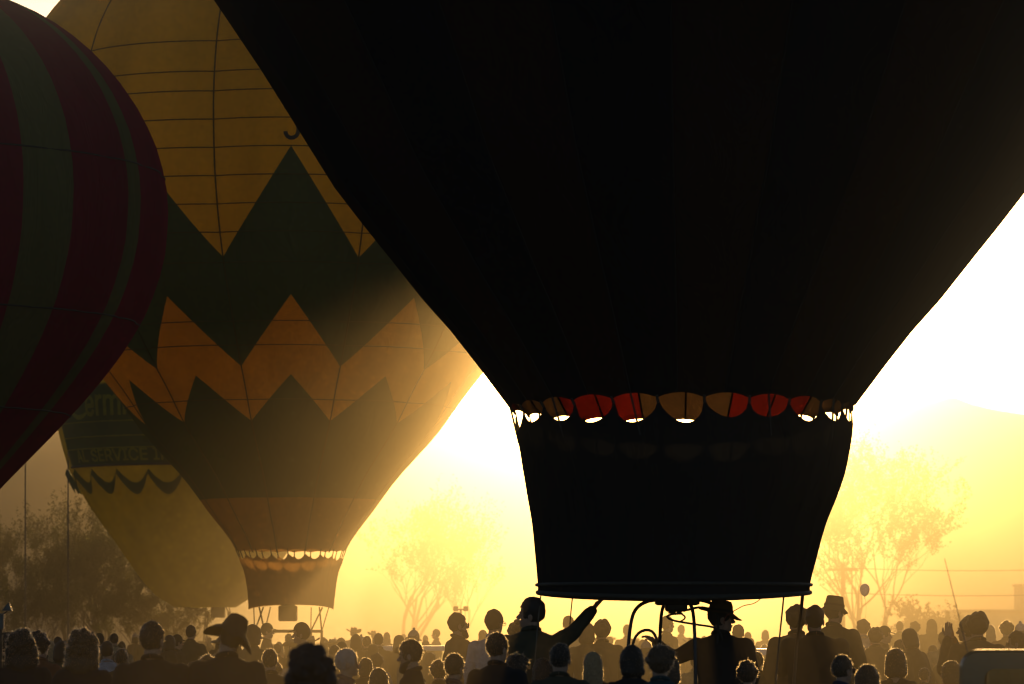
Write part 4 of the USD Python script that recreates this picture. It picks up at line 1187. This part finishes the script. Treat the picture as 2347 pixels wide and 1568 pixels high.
# the pyramid-topped mast at the left edge
SIGN = plain('painted_metal', (0.05, 0.08, 0.08), 0.45)
c0 = P(17, 1400, 30)
sg_ = thing('signal_mast', 'small mast with a pyramid cap and a box at the left edge', 'mast', (c0[0], 30, 0))
part(sg_, 'post', tube([(-0.06, 0, -0.05), (-0.06, 0, c0[2] - 0.04)], 0.02, 8), METAL)
s4 = 0.042
zc = c0[2]
pyr = trimesh.Trimesh([(-s4, -s4, zc), (s4, -s4, zc), (s4, s4, zc), (-s4, s4, zc), (0.012, 0, zc + 0.075)], [(0, 2, 1), (0, 3, 2), (0, 1, 4), (1, 2, 4), (2, 3, 4), (3, 0, 4)], process=False)
part(sg_, 'pyramid_cap', pyr, SIGN)
part(sg_, 'cap_rod', tube([(-0.06, 0, zc - 0.04), (0.0, 0, zc - 0.004)], 0.006, 6), METAL)
part(sg_, 'box', box(0.09, 0.09, 0.13, (-0.065, -0.05, P(0, 1425, 30)[2]), 0.008), SIGN)
part(sg_, 'bracket', tube([(-0.06, -0.03, P(0, 1475, 30)[2]), (-0.045, -0.03, P(0, 1455, 30)[2]), (-0.03, -0.03, P(0, 1451, 30)[2]), (0.05, -0.03, P(0, 1450.5, 30)[2])], 0.007, 6), METAL)

# toy balloon on a string
tb = P(1982, 1345, 58)
r_ = 0.085
prof = [(0.0, -0.125)] + [(r_ * math.sin(a) * (1 - 0.18 * (1 + math.cos(a)) / 2 * 0.9), -r_ * 1.2 * math.cos(a)) for a in np.linspace(0.14, math.pi - 0.05, 18)] + [(0.0, r_ * 1.2)]
tm = revolve(prof, 24)
TOY = plain('toy_balloon_rubber', (0.32, 0.28, 0.36), 0.35)
t = thing('toy_balloon', 'small pale party balloon floating over the crowd right of the bucket hat', 'toy balloon', tuple(tb - (0, 0, 0.05)))
part(t, 'skin', tm, TOY, smooth=True)
part(t, 'knot', trimesh.creation.cone(radius=0.014, height=0.025).apply_translation((0, 0, -0.14)), TOY)
part(t, 'string', tube(smooth_path([(0, 0, -0.13), (0.02, 0.0, -0.35), (0.0, 0.02, -0.6), (0.03, 0.02, -0.85)], 16), 0.0015, 4), ROPE)

# floodlight stand far off in the glare
fp = P(1056, 1397, 95)
t = thing('lamp_stand', 'faint stand with two square lamps behind the man with the turned-up collar', 'lamp stand', (fp[0], 95, 0))
part(t, 'post', tube([(0, 0, -0.05), (0, 0, fp[2])], 0.03, 8), METAL)
part(t, 'crossbar', tube([(-0.2, 0, fp[2]), (0.2, 0, fp[2])], 0.02, 6), METAL)
for s in (-1, 1):
    part(t, 'lamp', box(0.13, 0.10, 0.13, (s * 0.13, 0, fp[2] + 0.02), 0.015), METAL)

# ---------------------------------------------------------------- vehicles
GLASSPANE = usdkit.material(stage, '/World/Looks/vehicle_glass', {'t': ('transparent_bsdf', {'color': (0.75, 0.78, 0.74)}), 'g': ('glossy_bsdf', {'roughness': 0.03}), 'f': ('fresnel', {'IOR': 1.45}), 'm': ('mix_closure', {})},
                            [('f.fac', 'm.fac'), ('t.BSDF', 'm.closure1'), ('g.BSDF', 'm.closure2')], surface='m.closure')
CHROME = plain('chrome', (0.5, 0.5, 0.5), 0.15, 0.05, 10, metallic=1.0)
TYRE = plain('tyre_rubber', (0.02, 0.02, 0.02), 0.85)
REDLENS = plain('red_lens', (0.25, 0.01, 0.01), 0.2)


def paint(name, col):
    return usdkit.material(stage, '/World/Looks/' + name, {'g': ('geometry', {}), 'n': ('noise_texture', {'scale': 5.0, 'detail': 5.0}), 'r': ('rgb_ramp', {'ramp': [(0.3, tuple(np.array(col) * 0.85)), (0.7, tuple(np.array(col) * 1.1))]}),
                                                            'p': ('principled_bsdf', {'roughness': 0.35, 'coat_weight': 0.6, 'coat_roughness': 0.08})}, [('g.position', 'n.vector'), ('n.fac', 'r.fac'), ('r.color', 'p.base_color')], surface='p.BSDF')


def rounded(w, l, z0, z1, w2, l2, r, at=(0, 0)):
    """A body shell: rounded box w by l at z0, w2 by l2 at z1."""
    bs = []
    for z, a, b in ((z0 + r, w, l), (z1 - r, w2, l2)):
        for sx_ in (-1, 1):
            for sy_ in (-1, 1):
                bs.append(ball((at[0] + sx_ * (a / 2 - r), at[1] + sy_ * (b / 2 - r), z), r, 20))
    return m3.Manifold.batch_hull(bs)


def wheel(parent, x, y, r):
    w = part(parent, 'wheel', trimesh.creation.annulus(r * 0.62, r, 0.2).apply_transform(trimesh.transformations.rotation_matrix(math.pi / 2, (0, 1, 0))).apply_translation((x, y, r - 0.02)), TYRE)
    part(w, 'rim', trimesh.creation.cylinder(radius=r * 0.63, height=0.14, sections=20).apply_transform(trimesh.transformations.rotation_matrix(math.pi / 2, (0, 1, 0))).apply_translation((x, y, r - 0.02)), CHROME)


TKY = 24.0
PAINT = paint('truck_paint', (0.05, 0.06, 0.035))
left = P(2206, 1490, TKY)
roof = left[2]
CW = 1.62
truck = thing('pickup_truck', 'dark old pickup truck at the lower right corner, only its rounded cab showing', 'truck', (left[0] + CW / 2 + 0.07, TKY + 0.6, 0), -8.2)
wz = P(0, 1534, TKY)[2]


def slab(w, z0, z1, r, length, y=0.0):
    """A rounded rectangle, w wide from z0 to z1, pushed along y."""
    poly = sg.box(-w / 2 + r, z0 + r, w / 2 - r, z1 - r).buffer(r, 10)
    m = m3.Manifold.extrude(m3.CrossSection([np.array(sg.polygon.orient(poly).exterior.coords)[:-1]]), length).rotate((90, 0, 0)).translate((0, length / 2 + y, 0))
    return m


cab = hull(slab(CW, 0.75, roof, 0.12, 1.04), slab(CW - 0.04, 0.77, roof - 0.02, 0.11, 1.10))
shell = (cab - slab(CW - 0.10, 0.85, roof - 0.05, 0.09, 1.0)) - slab(CW - 0.33, 1.0, wz, 0.07, 2.0)
sidew = m3.Manifold.batch_hull([ball((sx_ * 1.2, y_, z_), 0.05, 12) for sx_ in (-1, 1) for y_, z_ in ((-0.36, 1.1), (0.4, 1.1), (-0.32, wz - 0.07), (0.30, wz - 0.07))])
shell = shell - sidew
lower = rounded(CW + 0.1, 1.75, 0.35, 0.95, CW + 0.08, 1.6, 0.06)
nose = rounded(CW - 0.1, 1.3, 0.35, 1.02, CW - 0.2, 1.25, 0.10, (0, 1.4))
bed = rounded(CW + 0.1, 2.0, 0.45, 0.98, CW + 0.1, 2.0, 0.05, (0, -1.75)) - m3.Manifold.cube((CW - 0.05, 1.85, 0.5), True).translate((0, -1.75, 0.88))
cabm = to_tri(total([shell, lower]).refine_to_length(0.12))
cabm.vertices = np.array(cabm.vertices) - np.array([0, 0, 1.0]) * (0.0 * np.clip(cabm.vertices[:, 2:3] - 1.0, 0, 1) * np.clip(cabm.vertices[:, 1:2] + 0.5, 0, 1.5))
part(truck, 'cab', cabm, PAINT, smooth=40)
part(truck, 'bonnet', to_tri(nose), PAINT, smooth=40)
part(truck, 'bed', to_tri(bed), PAINT, smooth=40)
part(truck, 'rear_window', box(CW - 0.36, 0.006, wz - 0.98, (0, -0.53, (wz + 0.98) / 2)), GLASSPANE)
part(truck, 'windscreen', box(CW - 0.36, 0.006, wz - 0.98, (0, 0.53, (wz + 0.98) / 2)), GLASSPANE)
part(truck, 'bumper', box(CW + 0.05, 0.12, 0.14, (0, -2.82, 0.42), 0.03), CHROME)
part(truck, 'seat', box(CW - 0.3, 0.25, 0.55, (0, -0.25, 0.98), 0.08), plain('seat_cloth', (0.07, 0.05, 0.035), 0.9))
for sx_ in (-1, 1):
    part(truck, 'tail_light', box(0.12, 0.03, 0.18, (sx_ * (CW / 2 - 0.08), -2.765, 0.72), 0.01), REDLENS)
    for wy in (1.35, -1.75):
        wheel(truck, sx_ * (CW / 2 - 0.08), wy, 0.36)
TB = Rotation.from_euler('z', 8.2, degrees=True)
an0 = TB.apply(P(2219, 1500, TKY + 1.25) - (left[0] + CW / 2 + 0.07, TKY + 0.6, 0))
an1 = TB.apply(P(2165, 1280, TKY + 1.25) - (left[0] + CW / 2 + 0.07, TKY + 0.6, 0))
low_ = an0 + (an0 - an1) * ((an0[2] - 1.0) / max(an1[2] - an0[2], 1e-3))
part(truck, 'antenna', tube(np.vstack([low_, an0, an1]), (0.004, 0.0035, 0.002), 6), METAL)


def car(label, px, Y, roof_py, paintm, turn):
    x = (px - 1173.5) * K * Y
    zr = EYE + (HORIZON - roof_py) * K * Y
    t = thing('parked_car', label, 'car', (x, Y, 0), turn)
    part(t, 'body', to_tri(rounded(1.7, 4.2, 0.28, 0.85, 1.6, 4.0, 0.12)), paintm, smooth=40)
    cabin = rounded(1.5, 2.3, 0.8, zr, 1.25, 1.5, 0.10) - rounded(1.4, 2.2, 0.86, zr - 0.06, 1.15, 1.4, 0.06) - rounded(1.2, 3.2, 0.92, zr - 0.09, 1.05, 3.2, 0.05) - rounded(3.0, 1.7, 0.92, zr - 0.09, 3.0, 1.25, 0.05)
    part(t, 'roof', to_tri(cabin), paintm, smooth=40)
    part(t, 'windows', to_tri(rounded(1.41, 2.21, 0.84, zr - 0.065, 1.16, 1.41, 0.06)), GLASSPANE, smooth=40)
    for sx_ in (-1, 1):
        part(t, 'tail_light', box(0.2, 0.03, 0.12, (sx_ * 0.62, -2.09, 0.66), 0.01), REDLENS)
        part(t, 'headlight', box(0.22, 0.03, 0.13, (sx_ * 0.6, 2.09, 0.62), 0.01), CHROME)
        for wy in (1.3, -1.3):
            wheel(t, sx_ * 0.74, wy, 0.31)
    part(t, 'bumper', box(1.6, 0.1, 0.12, (0, -2.13, 0.42), 0.03), CHROME)
    return t


car('pale car glimpsed through the crowd left of the man with the turned-up collar', 975, 68, 1480, paint('cream_paint', (0.55, 0.5, 0.42)), 78)
car('pale car roof showing between the pilot and the thin straight rope', 1790, 56, 1487, paint('silver_paint', (0.45, 0.46, 0.47)), 84)
